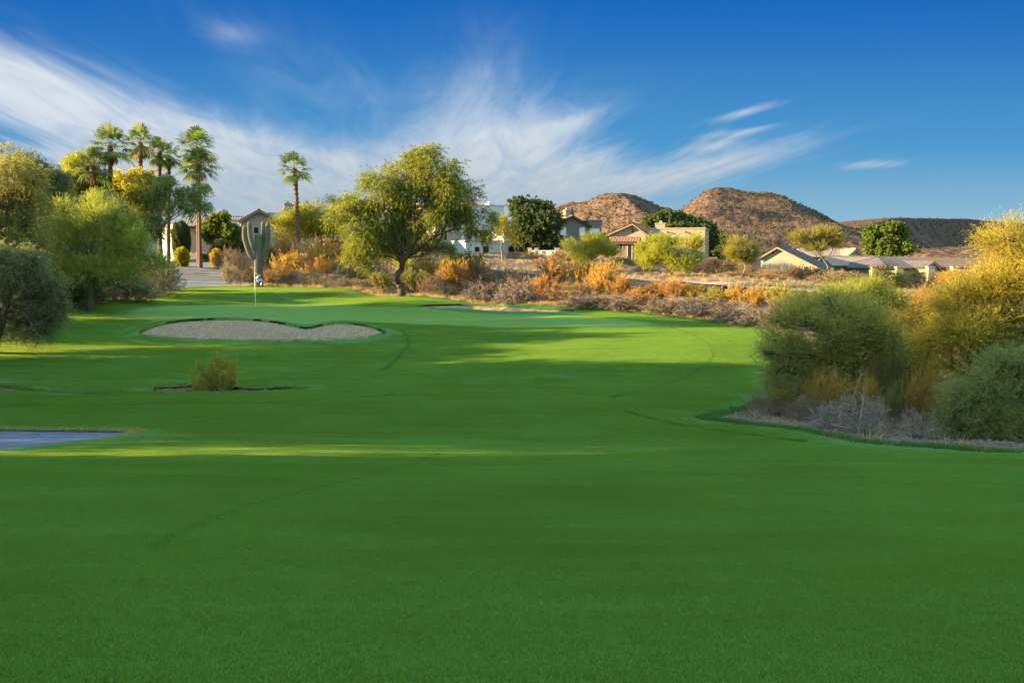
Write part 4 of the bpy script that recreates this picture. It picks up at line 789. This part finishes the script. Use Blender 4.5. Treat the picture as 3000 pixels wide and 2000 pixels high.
    def door(s, D0, D1, top, y0, mat='dark_opening'):
        x0, x1, z1 = s.X(D0), s.X(D1), s.Z(top); g = MB(); g.box(x0, x1, y0-.02, y0+.02, 0, z1)
        o = s.par('door', g, mat); f = MB()
        for q in ((x0-.1,x0,0,z1),(x1,x1+.1,0,z1),(x0-.1,x1+.1,z1,z1+.1)): f.box(q[0], q[1], y0-.06, y0+.03, q[2], q[3])
        s.par('frame', f, 'trim', o); return o
    def chimney(s, D0, D1, top, bot, y0, dep, mat):
        b = MB(); b.box(s.X(D0), s.X(D1), y0, y0+dep, s.Z(bot), s.Z(top)); o = s.par('chimney', b, mat); c = MB(); c.box(s.X(D0)-.07, s.X(D1)+.07, y0-.07, y0+dep+.07, s.Z(top), s.Z(top)+.14)
        xm = (s.X(D0)+s.X(D1))/2; c.box(xm-.18, xm+.18, y0+dep/2-.18, y0+dep/2+.18, s.Z(top)+.14, s.Z(top)+.42); s.par('chimney_cap', c, mat, o); return o
# left house with the tall gable
h = House(590, 122, 14, 'beige stucco house with tall gable directly behind the saguaro')
h.gable(562, 632, 505, 484, 597, 0, 7, 'beige_stucco', 'roof_brown', .6); h.side(625, 790, 522, 488, 2.2, 8.5, 'cream_stucco', 'roof_tan', .5); h.chimney(652, 668, 467, 505, 1.2, 1.2, 'cream_stucco')
h.chimney(668, 690, 470, 505, 1.8, 1.2, 'cream_stucco'); h.win(585, 595, 522, 536, 0, 'dark_opening', 'trim', 0); h.win(607, 616, 524, 536, 0, 'glass', 'trim', 0); h.win(640, 652, 530, 545, 2.2, 'glass', 'trim'); h.win(672, 684, 530, 545, 2.2, 'glass', 'trim')
h.side(735, 785, 551, 524, -3.2, 5, 'tan_stucco', 'roof_brown', .5, 1.6); h.win(744, 755, 556, 566, -3.2, 'dark_opening', 'trim', 0); h.win(766, 776, 556, 566, -3.2, 'dark_opening', 'trim', 0)
h = House(500, 135, 10, 'low tan house with square chimney at the far left behind small trees')
h.side(436, 545, 520, 498, 0, 8, 'beige_stucco', 'roof_tan', .5); h.chimney(505, 520, 486, 510, 1.5, 1.3, 'beige_stucco'); h.win(470, 480, 530, 545, 0, 'glass'); h.win(528, 538, 530, 545, 0, 'glass'); h.door(498, 506, 532, 0)
h = House(1110, 136, 24, 'large white stucco house with roof terrace behind the big mesquite')
h.box(1062, 1158, 473, 0, 9, 'white_stucco'); h.box(1008, 1062, 466, .8, 8, 'cream_stucco'); h.side(1082, 1142, 470, 459, 2.4, 6, 'white_stucco', 'roof_red', .3, 2.)
h.box(1120, 1214, 537, -5.5, 5.4, 'white_stucco', 'terrace_wall'); h.box(1040, 1119, 556, -5.0, 4.9, 'white_stucco', 'terrace_wall'); h.win(1078, 1096, 483, 499, 0, 'blind'); h.win(1118, 1140, 505, 524, 0, 'glass'); h.win(1020, 1034, 490, 510, .8, 'glass'); h.win(1020, 1034, 530, 552, .8, 'dark_opening')
h.door(1078, 1090, 566, -5.0); h.door(1130, 1143, 566, -5.5); h.win(1060, 1070, 568, 578, -5.0, 'dark_opening', 'trim', 0); h.box(1175, 1190, 560, -6.2, .7, 'white_stucco', 'pier', True); h.chimney(1143, 1155, 466, 480, 3, 1.4, 'white_stucco')
h.box(1206, 1214, 526, -5.5, .7, 'white_stucco', 'pier', True, 536); h.box(1160, 1166, 526, -5.5, .6, 'white_stucco', 'pier', True, 536)
rl = MB(); z = h.Z(528); x0, x1 = h.X(1122), h.X(1206); rl.box(x0, x1, -5.3, -5.24, z, z+.06); [rl.box(x-.015, x+.015, -5.285, -5.255, h.Z(537), z) for x in np.arange(x0, x1, .2)]; h.par('railing', rl, 'white_metal')
h = House(1312, 140, 12, 'grey-brown two-storey gabled house in shade left of the hills')
h.gable(1280, 1352, 513, 498, 1314, 0, 8, 'grey_stucco', 'roof_brown', .4, 519); h.box(1354, 1384, 507, .4, 7, 'grey_stucco'); h.chimney(1305, 1318, 483, 505, 1.6, 1.0, 'beige_stucco'); h.chimney(1319, 1326, 486, 505, 1.8, .8, 'grey_stucco')
h.win(1286, 1299, 523, 541, 0); h.win(1331, 1343, 523, 541, 0); h.win(1357, 1379, 525, 538, .4, 'blind', 'trim', 2); h.gable(1384, 1412, 550, 538, 1386, -.6, 5, 'grey_stucco', 'roof_brown', .3); h.win(1295, 1310, 552, 566, 0, 'glass'); h.door(1340, 1350, 552, 0)
h = House(1500, 120, -14, 'long cream house with flat parapet and terracotta gable in front of the hills')
h.gable(1402, 1484, 538, 515, 1454, 0, 9, 'cream_stucco', 'roof_red', .5); h.box(1486, 1612, 526, .5, 9, 'cream_stucco'); h.chimney(1498, 1520, 513, 528, 3, 1.8, 'beige_stucco'); h.side(1418, 1470, 557, 549, -3.4, 3.2, 'pink_wall', 'roof_red', .3)
h.win(1500, 1512, 545, 560, .5, 'glass'); h.win(1535, 1550, 545, 560, .5, 'glass'); h.win(1578, 1590, 545, 562, .5, 'glass'); h.win(1427, 1440, 560, 572, -3.4, 'dark_opening'); h.door(1452, 1460, 562, -3.4, 'dark_opening'); v_ = MB(); v_.box(h.X(1452), h.X(1456), -.03, .03, h.Z(534), h.Z(526)); h.par('vent', v_, 'fascia')
for a in (1530, 1570): v_ = MB(); v_.tube([(h.X(a), .5, h.Z(533)), (h.X(a), .15, h.Z(533.5))], .09, 8); h.par('roof_spout', v_, 'tan_stucco')
h = House(1790, 109, -24, 'sunlit cream gabled house in front of the hills right of centre')
h.gable(1752, 1880, 592, 569, 1786, 0, 9, 'cream_stucco', 'roof_grey', .4, 621); h.win(1775, 1779, 577, 583, 0, 'dark_opening', 'trim', 0); h.win(1800, 1812, 606, 618, 0, 'glass'); h.win(1760, 1768, 606, 618, 0, 'glass'); h.door(1840, 1850, 612, 0)
h = House(1950, 128, 6, 'low house with stepped tan tile roofs between the gable and the round tree')
h.side(1888, 1985, 591, 572, 4, 7, 'cream_stucco', 'roof_tan', .4); h.side(1905, 2028, 610, 592, -1.5, 6, 'cream_stucco', 'roof_tan', .4); h.gable(1966, 2002, 590, 574, 1984, 2.4, 6, 'beige_stucco', 'roof_tan', .3); h.win(1925, 1940, 616, 626, -1.5, 'glass'); h.win(1975, 1990, 616, 626, -1.5, 'glass'); h.door(1955, 1963, 615, -1.5)
h = House(2110, 120, 18, 'low house with wide shaded slate-grey roof behind the pillared fence')
h.side(2036, 2190, 614, 592, 0, 10, 'beige_stucco', 'roof_grey', .5, 2.2); h.gable(2098, 2126, 614, 604, 2113, -2.2, 5, 'beige_stucco', 'roof_grey', .3); h.win(2050, 2064, 618, 628, 0, 'dark_opening'); h.win(2108, 2118, 617, 627, -2.2, 'dark_opening'); h.door(2150, 2160, 618, 0)
# ------------------------------------------------------------------ walls and fences
def wallrun(pts, top, th, mat, name, label, cap='trim', cat='wall'):
    P = [pt(a, 600, Y)[:2] for a, Y in pts]; b = MB(); c = MB(); o0 = np.array([*P[0], 0])
    for (p, q) in zip(P[:-1], P[1:]):
        d = unit(q-p); n = np.array([-d[1], d[0]])*th/2; z0 = min(H(*p), H(*q))-.4; zt = pt(pts[0][0], top, pts[0][1])[2]
        V = np.array([(*(p+n), z0), (*(q+n), z0), (*(q-n), z0), (*(p-n), z0)])-o0; V2 = V.copy(); V2[:,2] = zt; b.add(np.r_[V, V2], [(3,2,1,0),(4,5,6,7),(0,1,5,4),(1,2,6,5),(2,3,7,6),(3,0,4,7)])
        n *= 1.35; V = np.array([(*(p+n-d*.03), zt+.002), (*(q+n+d*.03), zt+.002), (*(q-n+d*.03), zt+.002), (*(p-n-d*.03), zt+.002)])-o0; V2 = V+[0, 0, .08]; c.add(np.r_[V, V2], [(3,2,1,0),(4,5,6,7),(0,1,5,4),(1,2,6,5),(2,3,7,6),(3,0,4,7)])
    root = empty(name, o0, 0, label, cat); b.obj('wall_body', M[mat], root); c.obj('coping', M[cap], root); return root
wallrun([(1612, 124), (1734, 120)], 598, .22, 'pink_wall', 'garden_wall', 'low terracotta-coloured garden wall right of the cream house', 'pink_wall')
wallrun([(378, 112), (402, 108)], 519, .3, 'white_stucco', 'garden_wall', 'pale tall garden wall end beside the dark clipped shrub at left')
wallrun([(2000, 104), (2060, 100)], 622, .22, 'cream_stucco', 'garden_wall', 'short cream garden wall left of the pillared fence')
wallrun([(600, 112), (735, 106)], 585, .22, 'tan_stucco', 'garden_wall', 'tan garden wall behind the orange bushes and lone fan palm')
def fence(pts, topD, post, rail, label, name, bars=.16, pm='cream_stucco', rm='iron', baseD=None, ex=2):
    root = empty(name, (pt(pts[0][0], 600, pts[0][1])[0], pts[0][1], 0), 0, label, 'fence'); o0 = np.array(root.location); Q = []
    for i, (a, Y) in enumerate(pts):
        p = pt(a, topD, Y); z0 = H(p[0], Y)-.3; b = MB(); w_ = post; z1 = p[2]; b.box(-w_, w_, -w_, w_, z0, z1); b.box(-w_-.05, w_+.05, -w_-.05, w_+.05, z1, z1+.09); b.v[0] += [p[0]-o0[0], Y-o0[1], 0]; b.v[1] += [p[0]-o0[0], Y-o0[1], 0]
        b.obj('post', M[pm], root); Q.append((p, z0))
    for (p, z0), (q, z1) in zip(Q[:-1], Q[1:]):
        m_ = MB(); zt = min(p[2], q[2])-rail; zb = max(z0, z1)+.4; A = np.array([p[0], p[1], zt])-o0; B = np.array([q[0], q[1], zt])-o0; lo = np.array([0, 0, zb-zt])
        m_.tube([A, B], .04, 4); m_.tube([A+lo, B+lo], .03, 4); n = int(np.linalg.norm(B-A)/bars); t = (np.arange(n)+.5)[:,None]/n; m_.prisms(A+(B-A)*t+lo, A+(B-A)*t, .016, .016); m_.obj('rail_panel', M[rm], root)
fence([(2008, 96), (2065, 92), (2137, 88), (2194, 85), (2249, 82)], 614, .28, .45, 'iron garden fence with square sunlit cream pillars at right', 'garden_fence', .16)
fence([(1217, 126), (1232, 125), (1279, 123), (1318, 122)], 571, .22, .25, 'low white-railed fence with small pale posts before the dark tree', 'garden_fence', .2, 'white_stucco', 'white_metal')
wallrun([(1219, 127.5), (1320, 123.5)], 577, .2, 'white_stucco', 'garden_wall', 'low white wall between the terrace and the mound')
# ------------------------------------------------------------------ flag
p = pt(587, 713, 63.5); gz = float(height(np.array([p[0]]), np.array([63.5]), 'green')[0]); root = empty('golf_flag', (p[0], 63.5, gz), 0, 'checkered white and blue golf flag hanging on its yellow pole in the green', 'golf flag')
b = MB(); b.tube([(0,0,-.15),(0,0,.5),(0,0,1.2),(0,0,2.15)], [.022,.022,.020,.016], 8); b.tube([(0,0,2.15),(0,0,2.2)], [.02,.012], 8); b.obj('pole', M['pole_yellow'], root, True)
# limp cloth: a grid of squares folded round the pole
nu, nv = 24, 20; U = np.linspace(0, 1, nu+1)[:,None]; Vv = np.linspace(0, 1, nv+1)[None]
px_ = .02+U*.46*(1-.15*Vv)+.02*np.sin(Vv*6+U*4); py_ = .07*np.sin(U*9+Vv*2.)*(.3+U); pz_ = 2.14-Vv*.52-U**1.2*.26+.02*np.sin(U*11)
G = np.stack([px_, py_, pz_+0*px_], -1).reshape(-1, 3); i = np.arange(nu)[:,None]*(nv+1); j = np.arange(nv)[None]; F4 = np.stack([i+j, i+j+1, i+nv+1+j+1, i+nv+1+j], -1).reshape(-1, 4)
o = mesh('flag_cloth', G, [F4], M['flag_white'], root); o.data.materials.append(M['flag_blue']); o.data.materials.append(M['flag_black'])
uu = np.repeat(np.arange(nu), nv)//6; vv = np.tile(np.arange(nv), nu)//5; o.data.polygons.foreach_set('material_index', np.where((uu+vv) % 2 == 0, 0, np.where(uu+vv > 3, 1, 2)).astype(np.int32))
sm = o.modifiers.new('thick', 'SOLIDIFY'); sm.thickness = .004
b = MB(); a = np.arange(24)/24*2*pi; b.tube([(0,0,.004),(0,0,-.10)], [.054,.054], 20); b.obj('cup', M['white_metal'], root)
# ------------------------------------------------------------------ stones
r = RN(77); P = []
def along(poly, n, wd, ylim=(0, 200)):
    poly = np.array(poly); i = r.integers(0, len(poly)-1, n); t = r.random(n)[:,None]; q = poly[i]*(1-t)+poly[i+1]*t+r.normal(0, wd, (n, 2)); return q
se = np.array([q for q in TURF if q[1] > 17 and q[0] > 2])
q = np.concatenate([along(se, 5200, .55), along(se, 3500, 1.6), along(WASH, 2500, .5), along(strip(rc, 1.6), 2500, 1.0)])
a = sdist(q[:,0], q[:,1], TURF); ww = sdist(q[:,0], q[:,1], WASH); ok = (((a < -.12) | (ww > .1)) & (sdist(q[:,0], q[:,1], ROAD) < 0) & (sdist(q[:,0], q[:,1], SIDEWALK) < 0)); q = q[ok]
z = height(q[:,0], q[:,1], 'ground'); s_ = np.exp(r.normal(-3.6, .55, len(q))); 
V = np.c_[q, z+.01][:,None,:]+OC[None]*s_[:,None,None]*r.uniform(.6, 1.4, (len(q), 6, 1))*np.array([1, 1, .7]); Fq = (np.arange(len(q))[:,None,None]*6+OF[None]).reshape(-1, 3)
tag(mesh('gravel', V.reshape(-1, 3), [Fq], M['rock']), 'small stones and litter scattered on the bare desert dirt', 'gravel', None, 'stuff')
# dry grass tufts hugging turf edges
def tufts(q, n_each, hgt, wd, seed, mat, nm, label, lay='ground', spread=.06, dz=0., col=(.3,.25,.08)):
    r = RN(seed); z = height(q[:,0], q[:,1], lay)+dz; P = np.repeat(np.c_[q, z], n_each, 0); P[:,:2] += r.normal(0, spread, (len(P), 2)); m = len(P)
    d = np.c_[r.normal(0, .45, (m, 2)), np.ones(m)]; d = unit(d); L = hgt*r.uniform(.5, 1.3, (m, 1)); sdv = unit(np.cross(d, r.normal(0, 1, (m, 3))))*wd*.5
    V = np.stack([P-sdv, P+sdv, P+d*L], 1).reshape(-1, 3); o = mesh(nm, V, [np.arange(m*3).reshape(-1, 3)], M['leaf'], None, {'tint': ('FACE', np.clip(r.normal(.5, .2, m), 0, 1))}); o.color = (*col, 1)
    return tag(o, label, 'grass', None, 'stuff')
e2 = np.concatenate([along(np.array(PATCH[4:9]), 700, .05), along(WASH, 900, .12), along(BUNK, 900, .03)])
#@@GRASS
# ------------------------------------------------------------------ grass blades
def patch_mesh(n, size, hgt, wd, seed):
    r = RN(seed); P = np.c_[r.normal(0, size*.36, (n, 2)), np.zeros(n)-.004]; d = unit(np.c_[r.normal(0, .55, (n, 2)), np.ones(n)]); L = hgt*r.uniform(.5, 1.25, (n, 1))
    s = unit(np.cross(d, r.normal(0, 1, (n, 3))))*wd*.5; V = np.stack([P-s, P+s, P+d*L], 1).reshape(-1, 3)
    o = mesh('grass_patch', V, [np.arange(n*3).reshape(-1, 3)], M['grass_blade'], None, {'tint': ('FACE', np.clip(r.normal(.5, .3, n), 0, 1))}); me = o.data; bpy.data.objects.remove(o); return me
def b_blade(T, p):
    pass
m, T, out = newmat('grass_blade'); t = attr(T, 'tint'); gp_ = T.n('ShaderNodeNewGeometry').outputs['Position']
big = T.noise(.35, 3, .5, gp_); st = T.n('ShaderNodeMapping', {'Vector': gp_, 'Scale': (.25, 1.3, 1)}).outputs[0]; strk = T.noise(1.2, 3, .6, st); mid = T.noise(3.5, 5, .6, gp_)
c = T.mix(T.ramp(big, .40, .60), (.034,.170,.022), (.090,.285,.042)); c = T.mix(T.m('MULTIPLY', T.ramp(strk, .42, .66), .75), c, (.13,.36,.09)); c = T.mix(T.ramp(mid, .3, .75), T.mix(.35, c, (.026,.12,.014)), c)  # lighter strk bands: turf sheen painted into the blade colour
ct = T.mix(.55, c, (.46,.46,.010)); sm_ = T.noise(9, 5, .7, gp_); c = T.mix(T.m('MULTIPLY', T.ramp(sm_, .44, .60), .6), c, (.018,.10,.012)); c = T.mix(t, T.mix(.5, c, (.015,.07,.01)), T.mix(.45, c, (.22,.46,.08)))
d = T.n('ShaderNodeBsdfPrincipled', {'Base Color': c, 'Roughness': .55, 'Specular IOR Level': .3}).outputs[0]; tr = T.n('ShaderNodeBsdfTranslucent', {'Color': ct}).outputs[0]
T.nt.links.new(T.n('ShaderNodeMixShader', {0: .5, 1: d, 2: tr}).outputs[0], out.inputs[0]); M['grass_blade'] = m
def scatter(name, label, pm, pts_xy, seed, fade=True):
    """one object: a point cloud whose points carry copies of a small patch of blades"""
    z = height(pts_xy[:,0], pts_xy[:,1], 'turf'); e = .3
    zx = height(pts_xy[:,0]+e, pts_xy[:,1], 'turf'); zy = height(pts_xy[:,0], pts_xy[:,1]+e, 'turf'); ax = -(zx-z)/e; ay = -(zy-z)/e
    o = mesh(name, np.c_[pts_xy, z], np.zeros((0, 3), int)) if False else None
    me = bpy.data.meshes.new(name); me.vertices.add(len(z)); me.vertices.foreach_set('co', np.c_[pts_xy, z].astype(np.float32).ravel())
    r = RN(seed); yaw = r.uniform(0, 2*pi, len(z))
    # rotation that tips the patch onto the slope after a random turn
    rot = [(mathutils.Vector((a, b, 1)).normalized().to_track_quat('Z', 'Y') @ mathutils.Quaternion((0, 0, 1), w_)).to_euler() for a, b, w_ in zip(ax, ay, yaw)]
    at = me.attributes.new('rot', 'FLOAT_VECTOR', 'POINT'); at.data.foreach_set('vector', np.array(rot, np.float32).ravel()); me.update()
    at = me.attributes.new('scl', 'FLOAT_VECTOR', 'POINT'); s_ = 1-.6*smooth((np.hypot(*pts_xy.T)-9)/17) if fade else np.ones(len(z)); at.data.foreach_set('vector', np.c_[s_*0+1, s_*0+1, s_].astype(np.float32).ravel()); me.update()
    o = bpy.data.objects.new(name, me); C.objects.link(o); src = bpy.data.objects.new('grass_patch', pm)
    ng = bpy.data.node_groups.new(name, 'GeometryNodeTree'); ng.interface.new_socket('Geometry', in_out='INPUT', socket_type='NodeSocketGeometry'); ng.interface.new_socket('Geometry', in_out='OUTPUT', socket_type='NodeSocketGeometry')
    N = ng.nodes.new; a = N('NodeGroupInput'); b = N('NodeGroupOutput'); ip = N('GeometryNodeInstanceOnPoints'); oi = N('GeometryNodeObjectInfo'); oi.inputs[0].default_value = src; na = N('GeometryNodeInputNamedAttribute'); na.data_type = 'FLOAT_VECTOR'; na.inputs[0].default_value = 'rot'
    L = ng.links.new; L(a.outputs[0], ip.inputs['Points']); L(oi.outputs['Geometry'], ip.inputs['Instance']); L(na.outputs[0], ip.inputs['Rotation']); nb = N('GeometryNodeInputNamedAttribute'); nb.data_type = 'FLOAT_VECTOR'; nb.inputs[0].default_value = 'scl'; L(nb.outputs[0], ip.inputs['Scale']); L(ip.outputs[0], b.inputs[0])
    md = o.modifiers.new('blades', 'NODES'); md.node_group = ng; return tag(o, label, 'grass', None, 'stuff')
r = RN(9); g = np.arange(-17, 17.1, .62); yy = np.arange(2.2, 27, .62); GX, GY = np.meshgrid(g, yy); q = np.c_[GX.ravel(), GY.ravel()]+r.uniform(-.2, .2, (GX.size, 2))
q = q[(np.abs(q[:,0]) < .56*q[:,1]+1.6) & (sdist(q[:,0], q[:,1], TURF) > .9) & (sdist(q[:,0], q[:,1], PATCH) < -.9)]
pm = patch_mesh(11000, 1.2, .021, .0058, 4)
scatter('grass', 'short mown grass of the near fairway', pm, q, 6)
g = np.arange(-34, 20.1, .85); yy = np.arange(21, 75, .85); GX, GY = np.meshgrid(g, yy); q = np.c_[GX.ravel(), GY.ravel()]+r.uniform(-.3, .3, (GX.size, 2))
kk = np.minimum.reduce([sdist(q[:,0], q[:,1], TURF), -sdist(q[:,0], q[:,1], PATCH), -sdist(q[:,0], q[:,1], GREEN), -sdist(q[:,0], q[:,1], BUNK), -sdist(q[:,0], q[:,1], BUNK2), -sdist(q[:,0], q[:,1], WASH)])
q = q[(np.abs(q[:,0]) < .56*q[:,1]+1.6) & (kk > .5)]
scatter('grass', 'mown grass of the far fairway and the collar round the green', patch_mesh(5200, 1.15, .026, .011, 5), q, 7, False)
q = np.c_[GX.ravel(), GY.ravel()]+r.uniform(-.3, .3, (GX.size, 2)); q = q[np.minimum(sdist(q[:,0], q[:,1], GREEN), -sdist(q[:,0], q[:,1], BUNK)) > .5]
scatter('grass', 'very short fine grass of the putting green', patch_mesh(1500, 1.15, .009, .008, 8), q, 8, False)
tufts(np.concatenate([along(np.array(PATCH[4:10]), 500, .04)]), 14, .07, .012, 81, None, 'grass', 'ragged dry grass fringe along the far edge of the cart path', 'turf', .05, 0, (.42,.34,.10))
tufts(along(BUNK, 1500, .02), 7, .055, .012, 82, None, 'grass', 'grass lip hanging over the rim of the front bunker', 'turf', .04, 0, (.08,.22,.02))
tufts(along(se, 1500, .10), 14, .09, .015, 83, None, 'grass', 'longer grass along the dirt edge at right', 'turf', .07, 0, (.09,.20,.03))
tufts(along(WASH, 1100, .10), 9, .06, .015, 84, None, 'grass', 'rough grass along the banks of the ditch', 'turf', .07, 0, (.16,.22,.03))
tufts(along(np.concatenate([TURF[:32], TURF[-24:]]), 3000, .10), 7, .07, .02, 85, None, 'grass', 'ragged grass where the far turf meets the desert', 'turf', .07, 0, (.10,.22,.03))
q = np.concatenate([along(se+[.6, 0], 50, .7), along(TURF[:32]+[0, 1.4], 900, .9), along(strip(rc, 2.2), 700, 1.2)]); q = q[(sdist(q[:,0], q[:,1], TURF) < -.3) & (sdist(q[:,0], q[:,1], ROAD) < 0) & (sdist(q[:,0], q[:,1], SIDEWALK) < 0)]
q2 = np.c_[r.uniform(-40, 45, 3500), r.uniform(60, 125, 3500)]; q2 = q2[(sdist(q2[:,0], q2[:,1], TURF) < -.5) & (sdist(q2[:,0], q2[:,1], ROAD) < -.1) & (sdist(q2[:,0], q2[:,1], SIDEWALK) < -.1) & (sdist(q2[:,0], q2[:,1], CART) < -.2)]
tufts(np.concatenate([q, q2]), 26, .28, .02, 86, None, 'dry_grass', 'dry straw-coloured grass tufts on the desert ground', 'base', .12, -.06, (.48,.33,.14))
tufts(along(MARKS[0][:-3], 1100, .03), 4, .017, .005, 87, None, 'grass', 'darker mowing line curving across the near fairway', 'turf', .03, 0, (.045,.17,.025))
for i_, nm_ in ((1, 'dark mowing line beside the tip of the bare ground at right'), (2, 'dark mowing line along the near side of the ditch'), (3, 'short dark curved line at the right end of the bunker'), (4, 'long dark curved mowing line round the sunlit fairway')):
    tufts(along(MARKS[i_], 700, .03), 5, .028, .014, 90+i_, None, 'grass', nm_, 'turf', .05, 0, (.05,.17,.022))
